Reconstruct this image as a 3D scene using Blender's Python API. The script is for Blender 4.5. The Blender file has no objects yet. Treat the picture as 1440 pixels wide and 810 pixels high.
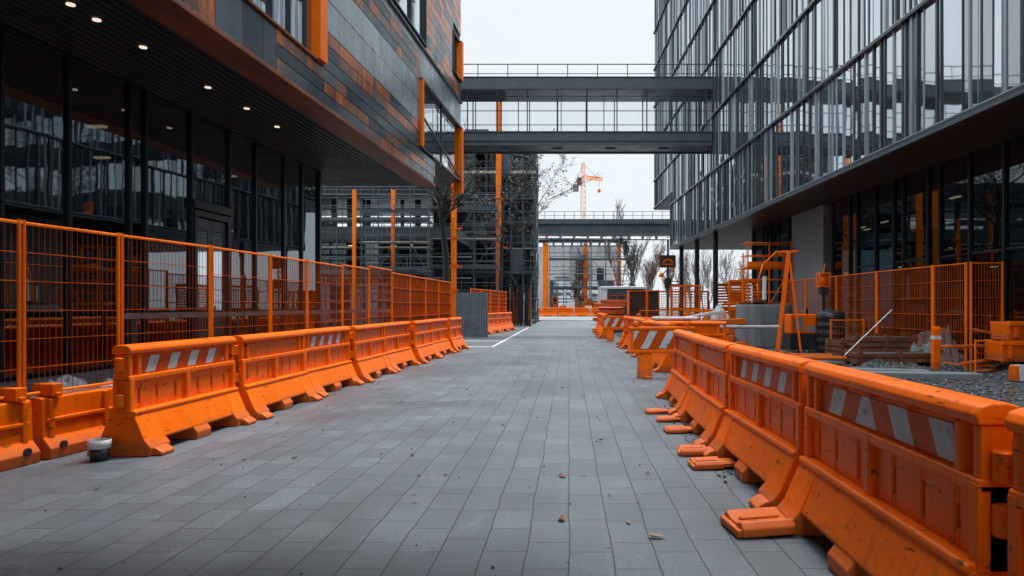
import bpy, bmesh, math, random
from mathutils import Vector, Matrix, noise
R = random.Random(7)
rad = math.radians
sc = bpy.context.scene
col = sc.collection
CAMZ = 1.4
def W(px, py, d):                      # place at distance d seen near that photo position (used only to lay the site out)
    return Vector(((px-800)/1000*d, d, CAMZ+(430-py)/1000*d))

# ------------------------------------------------------------------ materials
def new_mat(name):
    m = bpy.data.materials.new(name); m.use_nodes = True
    nt = m.node_tree; nt.nodes.clear()
    out = nt.nodes.new('ShaderNodeOutputMaterial')
    return m, nt, out
def N(nt, t, **kw):
    n = nt.nodes.new(t)
    for k, v in kw.items():
        if k in n.inputs.keys(): n.inputs[k].default_value = v
        else: setattr(n, k, v)
    return n
def L(nt, a, b): nt.links.new(a, b)
def ramp(nt, fac, stops, interp='LINEAR'):
    r = nt.nodes.new('ShaderNodeValToRGB'); r.color_ramp.interpolation = interp
    e = r.color_ramp.elements
    while len(e) < len(stops): e.new(.5)
    for i, (p, c) in enumerate(stops):
        e[i].position = p
        e[i].color = (c, c, c, 1) if isinstance(c, (int, float)) else (*c, 1)
    L(nt, fac, r.inputs[0]); return r.outputs[0]
def coords(nt, scale=(1,1,1), kind='Object'):
    tc = nt.nodes.new('ShaderNodeTexCoord'); mp = nt.nodes.new('ShaderNodeMapping')
    mp.inputs['Scale'].default_value = scale
    L(nt, tc.outputs[kind], mp.inputs[0]); return mp.outputs[0]
def tex_noise(nt, vec, scale, detail=4, rough=.55, dist=0):
    n = N(nt, 'ShaderNodeTexNoise'); n.inputs['Scale'].default_value = scale
    n.inputs['Detail'].default_value = detail; n.inputs['Roughness'].default_value = rough
    n.inputs['Distortion'].default_value = dist
    L(nt, vec, n.inputs['Vector']); return n.outputs['Fac']
def mixc(nt, fac, a, b, blend='MIX'):
    m = nt.nodes.new('ShaderNodeMix'); m.data_type = 'RGBA'; m.blend_type = blend
    if isinstance(fac, (int, float)): m.inputs[0].default_value = fac
    else: L(nt, fac, m.inputs[0])
    for s, v in ((6, a), (7, b)):
        if isinstance(v, tuple): m.inputs[s].default_value = (*v, 1)
        else: L(nt, v, m.inputs[s])
    return m.outputs[2]
def mth(nt, op, a, b=None, clamp=False):
    m = nt.nodes.new('ShaderNodeMath'); m.operation = op; m.use_clamp = clamp
    for i, v in enumerate((a, b)):
        if v is None: continue
        if isinstance(v, (int, float)): m.inputs[i].default_value = v
        else: L(nt, v, m.inputs[i])
    return m.outputs[0]
def bump(nt, h, strength=.3, dist=.01):
    b = nt.nodes.new('ShaderNodeBump'); b.inputs['Strength'].default_value = strength
    b.inputs['Distance'].default_value = dist; L(nt, h, b.inputs['Height']); return b.outputs[0]
def principled(nt, out, colr, rough=.5, metal=0, normal=None, ior=None, spec=.5):
    p = nt.nodes.new('ShaderNodeBsdfPrincipled'); p.inputs['Specular IOR Level'].default_value = spec
    for k, v in (('Base Color', colr), ('Roughness', rough), ('Metallic', metal)):
        if isinstance(v, tuple): p.inputs[k].default_value = (*v, 1)
        elif isinstance(v, (int, float)): p.inputs[k].default_value = v
        else: L(nt, v, p.inputs[k])
    if normal is not None: L(nt, normal, p.inputs['Normal'])
    if ior: p.inputs['IOR'].default_value = ior
    L(nt, p.outputs[0], out.inputs[0]); return p

def simple(name, base, rough=.5, metal=0, var=.35, scale=3., bumpy=0, streak=False, spots=None, ior=None, spec=.5):
    """worn surface: base colour with broad noise, fine grain and optional run-down streaks"""
    m, nt, out = new_mat(name)
    v = coords(nt, (scale, scale, scale*.18) if streak else (scale,)*3)
    n1 = tex_noise(nt, v, 1.0, 6, .6); n2 = tex_noise(nt, coords(nt), scale*9, 5, .7)
    dark = tuple(c*(1-var) for c in base); lite = tuple(min(1, c*(1+var*.7)) for c in base)
    c = mixc(nt, ramp(nt, n1, [(.3, 0.), (.7, 1.)]), dark, lite)
    c = mixc(nt, ramp(nt, n2, [(.45, 0.), (.8, .35)]), c, dark)
    if spots:
        s = tex_noise(nt, coords(nt), scale*2.6, 6, .75)
        c = mixc(nt, ramp(nt, s, [(.56, 0.), (.68, .85)]), c, spots)
    r = ramp(nt, n1, [(.25, max(.02, rough-.12)), (.75, min(1, rough+.15))])
    principled(nt, out, c, r, metal, bump(nt, n2, bumpy, .01) if bumpy else None, ior, spec)
    return m

M = {}
M['orange'] = None
def orange_plastic(name, base, dirt=.5):
    m, nt, out = new_mat(name)
    oi = nt.nodes.new('ShaderNodeObjectInfo')
    tc = nt.nodes.new('ShaderNodeTexCoord')
    add = nt.nodes.new('ShaderNodeVectorMath'); add.operation = 'ADD'
    L(nt, tc.outputs['Object'], add.inputs[0]); L(nt, oi.outputs['Location'], add.inputs[1])
    v = add.outputs[0]
    n1 = tex_noise(nt, v, 2.2, 6, .62); n2 = tex_noise(nt, v, 26, 5, .75); n3 = tex_noise(nt, v, 7.5, 7, .8, .6)
    st = nt.nodes.new('ShaderNodeMapping'); st.inputs['Scale'].default_value = (11, 11, 1.1); L(nt, v, st.inputs[0])
    n4 = tex_noise(nt, st.outputs[0], 1., 5, .7)
    c = mixc(nt, ramp(nt, n1, [(.3, 0.), (.72, 1.)]), tuple(x*.80 for x in base), base)
    c = mixc(nt, ramp(nt, n4, [(.55, 0.), (.74, .45*dirt)]), c, (.16, .045, .012))      # run-down grime
    c = mixc(nt, ramp(nt, n3, [(.59, 0.), (.66, .8*dirt)]), c, (.07, .030, .014))
    sc_ = nt.nodes.new('ShaderNodeMapping'); sc_.inputs['Scale'].default_value = (9, 9, 30); sc_.inputs['Rotation'].default_value = (.3, .5, .2); L(nt, v, sc_.inputs[0])
    n5 = tex_noise(nt, sc_.outputs[0], 1., 4, .6, .4)
    c = mixc(nt, ramp(nt, n5, [(.64, 0.), (.68, .8*dirt)]), c, (.03, .016, .01))      # black rub marks
    gz = nt.nodes.new('ShaderNodeSeparateXYZ'); L(nt, tc.outputs['Object'], gz.inputs[0])
    mud = mth(nt, 'MULTIPLY', ramp(nt, mth(nt, 'ADD', gz.outputs[2], mth(nt, 'MULTIPLY', n1, -.22)), [(-.0, .45), (.07, 0.)]), dirt)
    c = mixc(nt, mud, c, (.14, .085, .05))      # splashed dirt along the foot      # scuffs
    c = mixc(nt, ramp(nt, n2, [(.70, 0.), (.77, .35*dirt)]), c, (.85, .40, .14))        # pale scratches
    r = ramp(nt, n1, [(.25, .28), (.8, .5)])
    principled(nt, out, c, r, 0, bump(nt, n2, .15, .004), None, .16); return m
M['orange'] = orange_plastic('orange_plastic', (1.0, .162, .0005), .95)
M['orange_old'] = orange_plastic('orange_plastic_old', (.80, .13, .001), .9)
M['orange_metal'] = simple('orange_painted_metal', (.95, .18, .002), .45, 0, .22, 4, 0, True, (.40, .08, .01), None, .2)
M['crane_paint'] = simple('faded_crane_paint', (.80, .30, .06), .5, 0, .2, 1)
M['orange_wire'] = simple('orange_coated_wire', (.50, .085, .003), .5, 0, .45, 3, spots=(.12, .035, .012), spec=.2)
def stripes(name, chevron):
    m, nt, out = new_mat(name)
    tc = nt.nodes.new('ShaderNodeTexCoord'); sp = nt.nodes.new('ShaderNodeSeparateXYZ')
    L(nt, tc.outputs['Object'], sp.inputs[0])
    x = mth(nt, 'ABSOLUTE', mth(nt, 'SUBTRACT', sp.outputs[0], -.12)) if chevron else sp.outputs[0]
    s = mth(nt, 'ADD', x, mth(nt, 'MULTIPLY', sp.outputs[2], .55 if chevron else -.55))
    f = mth(nt, 'FRACT', mth(nt, 'ADD', mth(nt, 'DIVIDE', s, .40 if chevron else .36), 20.1))
    w = mth(nt, 'LESS_THAN', f, .48 if chevron else .42)
    n = tex_noise(nt, tc.outputs['Object'], 9, 6, .7); n2 = tex_noise(nt, tc.outputs['Object'], 45, 3, .6)
    white = mixc(nt, ramp(nt, n, [(.4, 0.), (.7, 1.)]), (.56, .62, .66), (.40, .45, .48))
    org = mixc(nt, ramp(nt, n, [(.4, 0.), (.7, 1.)]), (.62, .085, .002), (.46, .055, .002))
    c = mixc(nt, w, org, white)
    c = mixc(nt, ramp(nt, n, [(.6, 0.), (.68, .7)]), c, (.12, .08, .06))
    principled(nt, out, c, ramp(nt, n2, [(.3, .3), (.7, .5)]), 0, None, None, .15); return m
M['stripe'] = stripes('reflective_stripes', False)
M['chevron'] = stripes('reflective_chevrons', True)

# paving: long slabs running up the street
def paver_mat():
    m, nt, out = new_mat('street_pavers')
    tc = nt.nodes.new('ShaderNodeTexCoord'); sp = nt.nodes.new('ShaderNodeSeparateXYZ'); cb = nt.nodes.new('ShaderNodeCombineXYZ')
    L(nt, tc.outputs['Object'], sp.inputs[0])
    wob = tex_noise(nt, tc.outputs['Object'], 1.3, 3)
    wob2 = mth(nt, 'MULTIPLY', mth(nt, 'SUBTRACT', wob, .5), .045)
    L(nt, mth(nt, 'ADD', sp.outputs[1], wob2), cb.inputs[0]); L(nt, mth(nt, 'ADD', sp.outputs[0], wob2), cb.inputs[1])
    b = nt.nodes.new('ShaderNodeTexBrick'); L(nt, cb.outputs[0], b.inputs['Vector'])
    b.inputs['Scale'].default_value = 1; b.inputs['Brick Width'].default_value = .42; b.inputs['Row Height'].default_value = .245
    b.inputs['Mortar Size'].default_value = .004; b.inputs['Mortar Smooth'].default_value = .3; b.offset = .37; b.squash = 1.45; b.squash_frequency = 3; b.offset_frequency = 2; b.inputs['Bias'].default_value = 0
    b.inputs['Color1'].default_value = (0,0,0,1); b.inputs['Color2'].default_value = (1,1,1,1); b.inputs['Mortar'].default_value = (.5,.5,.5,1)
    bw = nt.nodes.new('ShaderNodeRGBToBW'); L(nt, b.outputs['Color'], bw.inputs[0])
    c = ramp(nt, bw.outputs[0], [(0, (.080, .104, .123)), (.5, (.100, .128, .149)), (1, (.124, .154, .176))])
    n1 = tex_noise(nt, tc.outputs['Object'], .45, 6, .65, .4); n2 = tex_noise(nt, tc.outputs['Object'], 38, 5, .75)
    n3 = tex_noise(nt, tc.outputs['Object'], 2.1, 7, .72, 1.2)
    c = mixc(nt, ramp(nt, n1, [(.36, .75), (.56, 0.)]), c, (.058, .073, .085))
    c = mixc(nt, ramp(nt, n3, [(.57, 0.), (.70, .45)]), c, (.21, .235, .25))
    c = mixc(nt, ramp(nt, n3, [(.28, .55), (.40, 0.)]), c, (.048, .056, .064))
    c = mixc(nt, ramp(nt, n2, [(.35, .7), (.55, 0.)]), c, (.055, .065, .075))
    c = mixc(nt, ramp(nt, n2, [(.68, 0.), (.78, .4)]), c, (.30, .31, .31))
    tr = tex_noise(nt, coords(nt, (1.6, .05, 1)), 1., 5, .6)
    c = mixc(nt, ramp(nt, tr, [(.54, 0.), (.70, .45)]), c, (.065, .075, .085))     # faint wheel tracks along the street
    c = mixc(nt, ramp(nt, tr, [(.30, .30), (.42, 0.)]), c, (.20, .21, .21))         # dusty lanes
    mort = b.outputs['Fac']
    c = mixc(nt, mth(nt, 'MULTIPLY', mort, .95), c, (.016, .019, .022))
    h = mth(nt, 'ADD', mth(nt, 'MULTIPLY', mort, -1.), mth(nt, 'MULTIPLY', n2, .25))
    h = mth(nt, 'ADD', h, mth(nt, 'MULTIPLY', bw.outputs[0], .35))
    r = ramp(nt, n1, [(.3, .40), (.65, .58)])
    principled(nt, out, c, r, 0, bump(nt, h, .8, .007), 1.5); return m
M['paver'] = paver_mat()
def gravel_mat():
    m, nt, out = new_mat('grey_gravel')
    v = coords(nt)
    vo = nt.nodes.new('ShaderNodeTexVoronoi'); vo.inputs['Scale'].default_value = 22; L(nt, v, vo.inputs['Vector'])
    bw = nt.nodes.new('ShaderNodeRGBToBW'); L(nt, vo.outputs['Color'], bw.inputs[0])
    c = ramp(nt, bw.outputs[0], [(.1, (.015, .02, .025)), (.6, (.05, .062, .071)), (.95, (.17, .19, .205))])
    n = tex_noise(nt, v, .8, 5, .6)
    c = mixc(nt, ramp(nt, n, [(.45, 0.), (.65, .55)]), c, (.10, .075, .06))
    principled(nt, out, c, .8, 0, bump(nt, mth(nt, 'MULTIPLY', vo.outputs['Distance'], -1.), .9, .03)); return m
M['gravel'] = gravel_mat()
M['asphalt'] = simple('asphalt', (.065, .075, .082), .6, 0, .3, .7, .5)
M['light_asphalt'] = simple('light_road_concrete', (.20, .215, .225), .7, 0, .2, .5, .3)
M['paint'] = simple('white_road_paint', (.42, .44, .46), .55, 0, .2, 5, .2, False, (.2, .21, .22))
M['concrete'] = simple('grey_concrete', (.17, .20, .218), .75, 0, .3, 1.6, .35, True)
M['concrete_dark'] = simple('dark_concrete', (.055, .070, .080), .75, 0, .35, 1.4, .35, True)
M['ring'] = simple('weathered_ring_concrete', (.16, .19, .205), .8, 0, .45, 2.4, .5, True, (.10, .07, .055))
M['metal_dark'] = simple('dark_grey_metal', (.020, .029, .036), .36, .5, .3, 2)
M['metal_mid'] = simple('mid_grey_painted_metal', (.066, .088, .102), .38, .35, .22, 1.2, 0, True)
M['fin_grey'] = simple('grey_aluminium_fin', (.034, .048, .058), .32, .5, .25, 1.5, 0, True)
M['fin_light'] = simple('pale_aluminium_fin', (.26, .31, .34), .32, .5, .25, 1.5, 0, True)
M['scaffold_tube'] = simple('dull_scaffold_tube', (.10, .125, .14), .5, .4, .3, 3)
M['metal_light'] = simple('galvanised_tube', (.22, .26, .285), .4, .5, .3, 3)
M['black_plastic'] = simple('black_plastic', (.02, .024, .027), .4, 0, .4, 3)
M['white_plastic'] = simple('white_plastic', (.66, .68, .69), .45, 0, .2, 3, 0, False, (.3, .29, .27))
M['white_sheet'] = simple('white_sheet', (.58, .62, .65), .35, 0, .35, 3, .5)
M['rust'] = simple('rusty_steel', (.17, .062, .025), .7, .2, .5, 3, .4, False, (.05, .03, .02))
M['brown'] = simple('dark_brown_board', (.05, .026, .017), .55, 0, .4, 2, 0, True)
M['timber'] = simple('pale_timber', (.42, .38, .33), .7, 0, .3, 3, .3, True)
M['bark'] = simple('dark_bark', (.03, .028, .027), .9, 0, .4, 4, .5)
M['pale_bark'] = simple('brown_grey_twig', (.11, .095, .088), .9, 0, .4, 4)
M['leaf_dark'] = simple('dark_withered_leaf', (.045, .042, .036), .7, 0, .5, 3)
M['leaf_brown'] = simple('brown_leaf', (.26, .105, .045), .65, 0, .5, 3)
M['leaf_pale'] = simple('pale_brown_leaf', (.34, .22, .16), .7, 0, .4, 3)
M['soffit'] = simple('charcoal_soffit_slat', (.010, .014, .017), .5, .1, .3, 1.5)
M['wall_dark'] = simple('dark_inner_wall', (.014, .019, .023), .6, 0, .4, .8)
M['net'] = simple('haze_grey_facade_sheet', (.46, .50, .52), .7, 0, .4, .5, 0, True, (.16, .17, .18))  # far hall wall, distance haze put into the lightened colour

def wood_soffit():
    m, nt, out = new_mat('dark_wood_soffit')
    tc = nt.nodes.new('ShaderNodeTexCoord'); sp = nt.nodes.new('ShaderNodeSeparateXYZ'); L(nt, tc.outputs['Object'], sp.inputs[0])
    n = tex_noise(nt, coords(nt, (14, 1.2, 1)), 1., 6, .65)
    fx = mth(nt, 'FRACT', mth(nt, 'MULTIPLY', sp.outputs[0], 7.))
    gap = mth(nt, 'LESS_THAN', fx, .09)
    c = mixc(nt, ramp(nt, n, [(.3, 0.), (.7, 1.)]), (.016, .011, .010), (.045, .024, .018))
    c = mixc(nt, gap, c, (.008, .008, .008))
    principled(nt, out, c, .5, 0, bump(nt, mth(nt, 'MULTIPLY', gap, -1.), .5, .01)); return m
M['wood_soffit'] = wood_soffit()

def cladding():
    m, nt, out = new_mat('zinc_and_copper_panels')
    g = nt.nodes.new('ShaderNodeNewGeometry'); rnd = g.outputs['Random Per Island']
    v = coords(nt)
    st = tex_noise(nt, coords(nt, (4.5, 4.5, .5)), 1., 5, .6)
    n2 = tex_noise(nt, v, 14, 5, .7); big = tex_noise(nt, v, .42, 3, .5)
    zinc = ramp(nt, rnd, [(0, (.035, .050, .060)), (.5, (.075, .10, .116)), (1, (.15, .185, .21))])
    zinc = mixc(nt, ramp(nt, st, [(.35, 0.), (.7, .6)]), zinc, (.045, .058, .067))
    r2 = mth(nt, 'FRACT', mth(nt, 'MULTIPLY', rnd, 17.37))
    pick = mth(nt, 'ADD', r2, mth(nt, 'MULTIPLY', mth(nt, 'SUBTRACT', big, .5), 1.4))
    k = mth(nt, 'MULTIPLY', ramp(nt, pick, [(.40, 0.), (.72, 1.)]), ramp(nt, st, [(.34, .0), (.62, 1.)]))
    cop = mixc(nt, ramp(nt, n2, [(.35, 0.), (.7, 1.)]), (.95, .24, .03), (.46, .12, .022))
    c = mixc(nt, k, zinc, cop)
    c = mixc(nt, ramp(nt, n2, [(.58, 0.), (.72, .6)]), c, (.03, .035, .04))
    r = ramp(nt, st, [(.3, .14), (.7, .30)])
    principled(nt, out, c, r, .6, bump(nt, big, .25, .05)); return m
M['cladding'] = cladding()
def smooth_panel():
    m, nt, out = new_mat('smooth_zinc_sheet')
    g = nt.nodes.new('ShaderNodeNewGeometry'); rnd = g.outputs['Random Per Island']
    st = tex_noise(nt, coords(nt, (2.5, 2.5, .3)), 1., 6, .65); big = tex_noise(nt, coords(nt), .9, 4, .6, .6)
    n2 = tex_noise(nt, coords(nt), 5, 8, .8, 1.5)
    c = ramp(nt, rnd, [(0, (.36, .42, .45)), (1, (.50, .56, .59))])
    c = mixc(nt, ramp(nt, st, [(.4, 0.), (.75, .6)]), c, (.16, .19, .21))
    c = mixc(nt, ramp(nt, n2, [(.62, 0.), (.68, .8)]), c, (.04, .05, .055))
    principled(nt, out, c, ramp(nt, st, [(.3, .18), (.7, .36)]), .75, bump(nt, big, .3, .06)); return m
M['smooth'] = smooth_panel()
def copper_edge():
    m, nt, out = new_mat('rusted_copper_edge')
    n = tex_noise(nt, coords(nt, (3, .8, 3)), 1., 6, .65); n2 = tex_noise(nt, coords(nt), 12, 6, .7)
    c = mixc(nt, ramp(nt, n, [(.3, 0.), (.7, 1.)]), (.10, .030, .012), (.26, .075, .024))
    c = mixc(nt, ramp(nt, n2, [(.5, 0.), (.7, .7)]), c, (.06, .03, .02))
    principled(nt, out, c, .5, .25); return m
M['copper'] = copper_edge()

def two_sided_fresnel(nt, ior):
    g = nt.nodes.new('ShaderNodeNewGeometry'); fr = nt.nodes.new('ShaderNodeFresnel')
    a = mth(nt, 'ADD', mth(nt, 'MULTIPLY', g.outputs['Backfacing'], 1/ior-ior), ior)
    L(nt, a, fr.inputs['IOR']); return fr
def curtain_glass(name, lo, hi, tint):
    """coated mirror-like facade glass, each pane a little different"""
    m, nt, out = new_mat(name)
    g = nt.nodes.new('ShaderNodeNewGeometry'); rnd = g.outputs['Random Per Island']
    n = tex_noise(nt, coords(nt, (1.2, 1.2, .25)), 1., 5, .6); big = tex_noise(nt, coords(nt), .8, 2)
    base = mixc(nt, rnd, (.010, .014, .017), (.05, .064, .072))
    gl = nt.nodes.new('ShaderNodeBsdfGlossy'); gl.inputs['Roughness'].default_value = .03
    gl.inputs['Color'].default_value = (*tint, 1)
    b = bump(nt, big, .02, .12); L(nt, b, gl.inputs['Normal'])
    df = nt.nodes.new('ShaderNodeBsdfDiffuse'); L(nt, base, df.inputs[0])
    fr = two_sided_fresnel(nt, 1.6)
    ref = ramp(nt, mth(nt, 'FRACT', mth(nt, 'MULTIPLY', rnd, 13.7)), [(0, lo), (.35, lo+(hi-lo)*.55), (1, hi)])
    ref = mth(nt, 'MULTIPLY', ref, ramp(nt, n, [(.3, .8), (.7, 1.)]))
    fac = mth(nt, 'ADD', ref, mth(nt, 'MULTIPLY', fr.outputs[0], .6), True)
    mx = nt.nodes.new('ShaderNodeMixShader'); L(nt, fac, mx.inputs[0]); L(nt, df.outputs[0], mx.inputs[1]); L(nt, gl.outputs[0], mx.inputs[2])
    L(nt, mx.outputs[0], out.inputs[0]); return m
M['curtain'] = curtain_glass('coated_facade_glass', .40, .82, (.82, .89, .93))
M['dark_glass'] = curtain_glass('dark_site_glass', .02, .16, (.6, .68, .72))
M['window_glass'] = curtain_glass('bright_window_glass', .45, .8, (.82, .88, .92))
def clear_glass(name, tint, base):
    m, nt, out = new_mat(name)
    tr = nt.nodes.new('ShaderNodeBsdfTransparent'); tr.inputs[0].default_value = (*tint, 1)
    gl = nt.nodes.new('ShaderNodeBsdfGlossy'); gl.inputs['Roughness'].default_value = .015; gl.inputs['Color'].default_value = (.72, .80, .85, 1)
    big = tex_noise(nt, coords(nt), .9, 2); L(nt, bump(nt, big, .015, .1), gl.inputs['Normal'])
    fr = two_sided_fresnel(nt, 1.55)
    fac = mth(nt, 'ADD', mth(nt, 'MULTIPLY', fr.outputs[0], .9), base, True)
    mx = nt.nodes.new('ShaderNodeMixShader'); L(nt, fac, mx.inputs[0]); L(nt, tr.outputs[0], mx.inputs[1]); L(nt, gl.outputs[0], mx.inputs[2])
    L(nt, mx.outputs[0], out.inputs[0]); return m
M['shop_glass'] = clear_glass('dark_shopfront_glass', (.13, .175, .20), .18)
M['shop_glass_dim'] = clear_glass('dim_shopfront_glass', (.13, .175, .20), .05)
M['bridge_glass'] = clear_glass('clear_bridge_glass', (.93, .95, .96), .02)
def emit(name, c, s):
    m, nt, out = new_mat(name)
    e = nt.nodes.new('ShaderNodeEmission'); e.inputs[0].default_value = (*c, 1); e.inputs[1].default_value = s
    L(nt, e.outputs[0], out.inputs[0]); return m
M['lamp'] = emit('warm_lamp', (1, .80, .64), .36)
M['lamp_dim'] = emit('dim_warm_lamp', (1, .66, .42), .4)

# ------------------------------------------------------------------ mesh builder
class MB:
    def __init__(s): s.v = []; s.f = []; s.m = []
    def add(s, vs, fs, mi=0, mat=None):
        b = len(s.v)
        s.v += [(mat @ Vector(p)) if mat else Vector(p) for p in vs]
        s.f += [tuple(i+b for i in f) for f in fs]; s.m += [mi]*len(fs); return s
    def box(s, x0, x1, y0, y1, z0, z1, mi=0, mat=None):
        vs = [(x0,y0,z0),(x1,y0,z0),(x1,y1,z0),(x0,y1,z0),(x0,y0,z1),(x1,y0,z1),(x1,y1,z1),(x0,y1,z1)]
        return s.add(vs, [(0,3,2,1),(4,5,6,7),(0,1,5,4),(1,2,6,5),(2,3,7,6),(3,0,4,7)], mi, mat)
    def prism(s, prof, a, b, axis='x', mi=0, mat=None):
        """profile of (u, z) swept from a to b along an axis"""
        n = len(prof)
        f = (lambda t, u, z: (t, u, z)) if axis == 'x' else (lambda t, u, z: (u, t, z))
        vs = [f(a, u, z) for u, z in prof] + [f(b, u, z) for u, z in prof]
        fs = [(i, (i+1) % n, n+(i+1) % n, n+i) for i in range(n)] + [tuple(range(n))[::-1], tuple(range(n, 2*n))]
        return s.add(vs, fs, mi, mat)
    def tube(s, p, q, r0, r1=None, n=6, mi=0, mat=None, cap=True):
        p, q = Vector(p), Vector(q); r1 = r0 if r1 is None else r1
        d = q-p
        if d.length < 1e-6: return s
        d.normalize(); u = d.cross(Vector((0, 0, 1)) if abs(d.z) < .9 else Vector((1, 0, 0))).normalized(); w = d.cross(u)
        vs = []
        for c, r in ((p, r0), (q, r1)):
            for i in range(n):
                a = 2*math.pi*i/n + math.pi/n
                vs.append(c + (u*math.cos(a)+w*math.sin(a))*r)
        fs = [(i, (i+1) % n, n+(i+1) % n, n+i) for i in range(n)]
        if cap: fs += [tuple(range(n))[::-1], tuple(range(n, 2*n))]
        return s.add(vs, fs, mi, mat)
    def lathe(s, prof, n=24, mi=0, mat=None, closed=False):
        vs = []; k = len(prof)
        for i in range(n):
            a = 2*math.pi*i/n
            vs += [(r*math.cos(a), r*math.sin(a), z) for r, z in prof]
        fs = []
        for i in range(n):
            j = (i+1) % n
            for t in range(k if closed else k-1):
                t2 = (t+1) % k
                fs.append((i*k+t, j*k+t, j*k+t2, i*k+t2))
        return s.add(vs, fs, mi, mat)
    def quad(s, a, b, c, d, mi=0): return s.add([a, b, c, d], [(0, 1, 2, 3)], mi)
    def build(s, name, mats, parent=None, bevel=0, smooth=False, seg=2, loc=None):
        me = bpy.data.meshes.new(name); me.from_pydata([tuple(p) for p in s.v], [], s.f)
        for m in (mats if isinstance(mats, (list, tuple)) else [mats]): me.materials.append(m)
        me.polygons.foreach_set('material_index', s.m)
        bm = bmesh.new(); bm.from_mesh(me); bmesh.ops.recalc_face_normals(bm, faces=bm.faces); bm.to_mesh(me); bm.free()
        o = bpy.data.objects.new(name, me); col.objects.link(o)
        if parent is not None: o.parent = parent
        if loc: o.location = loc
        if smooth: me.polygons.foreach_set('use_smooth', [True]*len(me.polygons))
        if bevel:
            b = o.modifiers.new('bevel', 'BEVEL'); b.width = bevel; b.segments = seg; b.limit_method = 'ANGLE'; b.angle_limit = rad(35)
            b.harden_normals = False
            me.polygons.foreach_set('use_smooth', [True]*len(me.polygons))
            try:
                w = o.modifiers.new('wn', 'WEIGHTED_NORMAL'); w.keep_sharp = False
            except Exception: pass
        return o
def tag(o, label=None, cat=None, group=None, kind=None):
    if label: o['label'] = label
    if cat: o['category'] = cat
    if group: o['group'] = group
    if kind: o['kind'] = kind
    return o
def thing(name, label, cat, loc=(0,0,0), rz=0, group=None):
    o = bpy.data.objects.new(name, None); col.objects.link(o)
    o.empty_display_size = .2
    o.location = loc; o.rotation_euler = (0, 0, rz); return tag(o, label, cat, group)
def dup(root, loc, rz, label=None, group=None, scale=None):
    r = root.copy(); col.objects.link(r); r.location = loc; r.rotation_euler = (0, 0, rz)
    if label: r['label'] = label
    if group: r['group'] = group
    if scale: r.scale = scale
    for ch in list(root.children):
        c = ch.copy(); col.objects.link(c); c.parent = r
        for g in list(ch.children):
            d = g.copy(); col.objects.link(d); d.parent = c
    return r
def rotm(loc, rx=0, ry=0, rz=0):
    return Matrix.Translation(loc) @ Matrix.Rotation(rz, 4, 'Z') @ Matrix.Rotation(ry, 4, 'Y') @ Matrix.Rotation(rx, 4, 'X')
def sheet(name, pts, z, mat):
    m = MB(); m.add([(x, y, z) for x, y in pts], [tuple(range(len(pts)))])
    return tag(m.build(name, mat), kind='structure')

# ------------------------------------------------------------------ ground
sheet('ground', [(-400, -120), (400, -120), (400, 700), (-400, 700)], -.012, M['asphalt'])
sheet('street_paving', [(-5.0, -8), (2.25, -8), (2.25, 68), (-2.6, 68), (-2.6, 24.0), (-5.0, 24.0)], 0, M['paver'])
sheet('site_ground', [(2.25, -8), (14, -8), (14, 64), (2.25, 64)], -.004, M['gravel'])
sheet('yard_ground', [(-12, -8), (-5.0, -8), (-5.0, 23.9), (-12, 23.9)], -.004, M['gravel'])
sheet('cross_road', [(-60, 72.3), (60, 72.3), (60, 91), (-60, 91)], -.004, M['light_asphalt'])
k = MB(); k.box(-30, 10, 68, 72, -.01, .05); tag(k.build('kerb_strip', M['light_asphalt'], bevel=.02), kind='structure')
k = MB()
k.quad((-2.66, 24.05, .004), (-2.54, 24.05, .004), (-2.54, 46, .004), (-2.66, 46, .004))
k.quad((-4.9, 24.0, .004), (-2.66, 24.05, .004), (-2.66, 24.35, .004), (-4.9, 24.5, .004))
k.quad((-5.3, 28.0, .004), (-2.66, 28.0, .004), (-2.66, 28.35, .004), (-5.3, 28.4, .004))
tag(k.build('road_markings', M['paint']), kind='structure')

# ------------------------------------------------------------------ left building: clad upper storeys on a recessed dark glass base
LB = thing('clad_building', 'dark metal and copper panelled building overhanging a glazed ground floor', 'building', (-5.1, 0, 0), -math.atan(.049))
U0 = -9.0
# openings (u0, u1, z0, z1)
OPEN = [(7.2, 12.9, 5.74, 8.35), (19.8, 25.4, 5.83, 7.72), (13.2, 20.4, 8.8, 11.6), (24.1, 25.4, 9.35, 10.75), (21.5, 25.4, 5.0, 5.83), (4.1, 6.2, 6.4, 9.0)]
def cut(u0, u1, z0, z1):
    segs = [(u0, u1)]
    for a, b, c, d in OPEN:
        if min(z1, d)-max(z0, c) > .02:
            ns = []
            for s, e in segs:
                if b <= s or a >= e: ns.append((s, e)); continue
                if a > s: ns.append((s, a))
                if b < e: ns.append((b, e))
            segs = ns
    return [x for x in segs if x[1]-x[0] > .04]
pc = MB(); ps = MB()
def course(mb, u0, u1, z0, z1, wlo, whi, t=.03):
    u = u0+R.uniform(-whi, 0)
    while u < u1:
        w = R.uniform(wlo, whi)
        for s, e in cut(max(u, u0), min(u+w, u1), z0, z1):
            o = R.uniform(0, .004)
            mb.box(-t, o, s+.005, e-.005, z0+.009, z1-.008)
        u += w
course(pc, U0, 11.1, 5.06, 5.74, .55, .95)
z = 5.06
hs = [.225, .225, .23, .24, .245, .25]
for h in hs:
    if z < 5.7: course(pc, 11.1, 21.5, z, z+h, 1.0, 2.1)
    elif z < 5.9: course(pc, 12.9, 21.5, z, z+h, 1.0, 2.1)
    else: course(pc, 12.9, 19.8, z, z+h, 1.0, 2.1)
    z += h
ztop = z                                  # about 6.47
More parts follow.
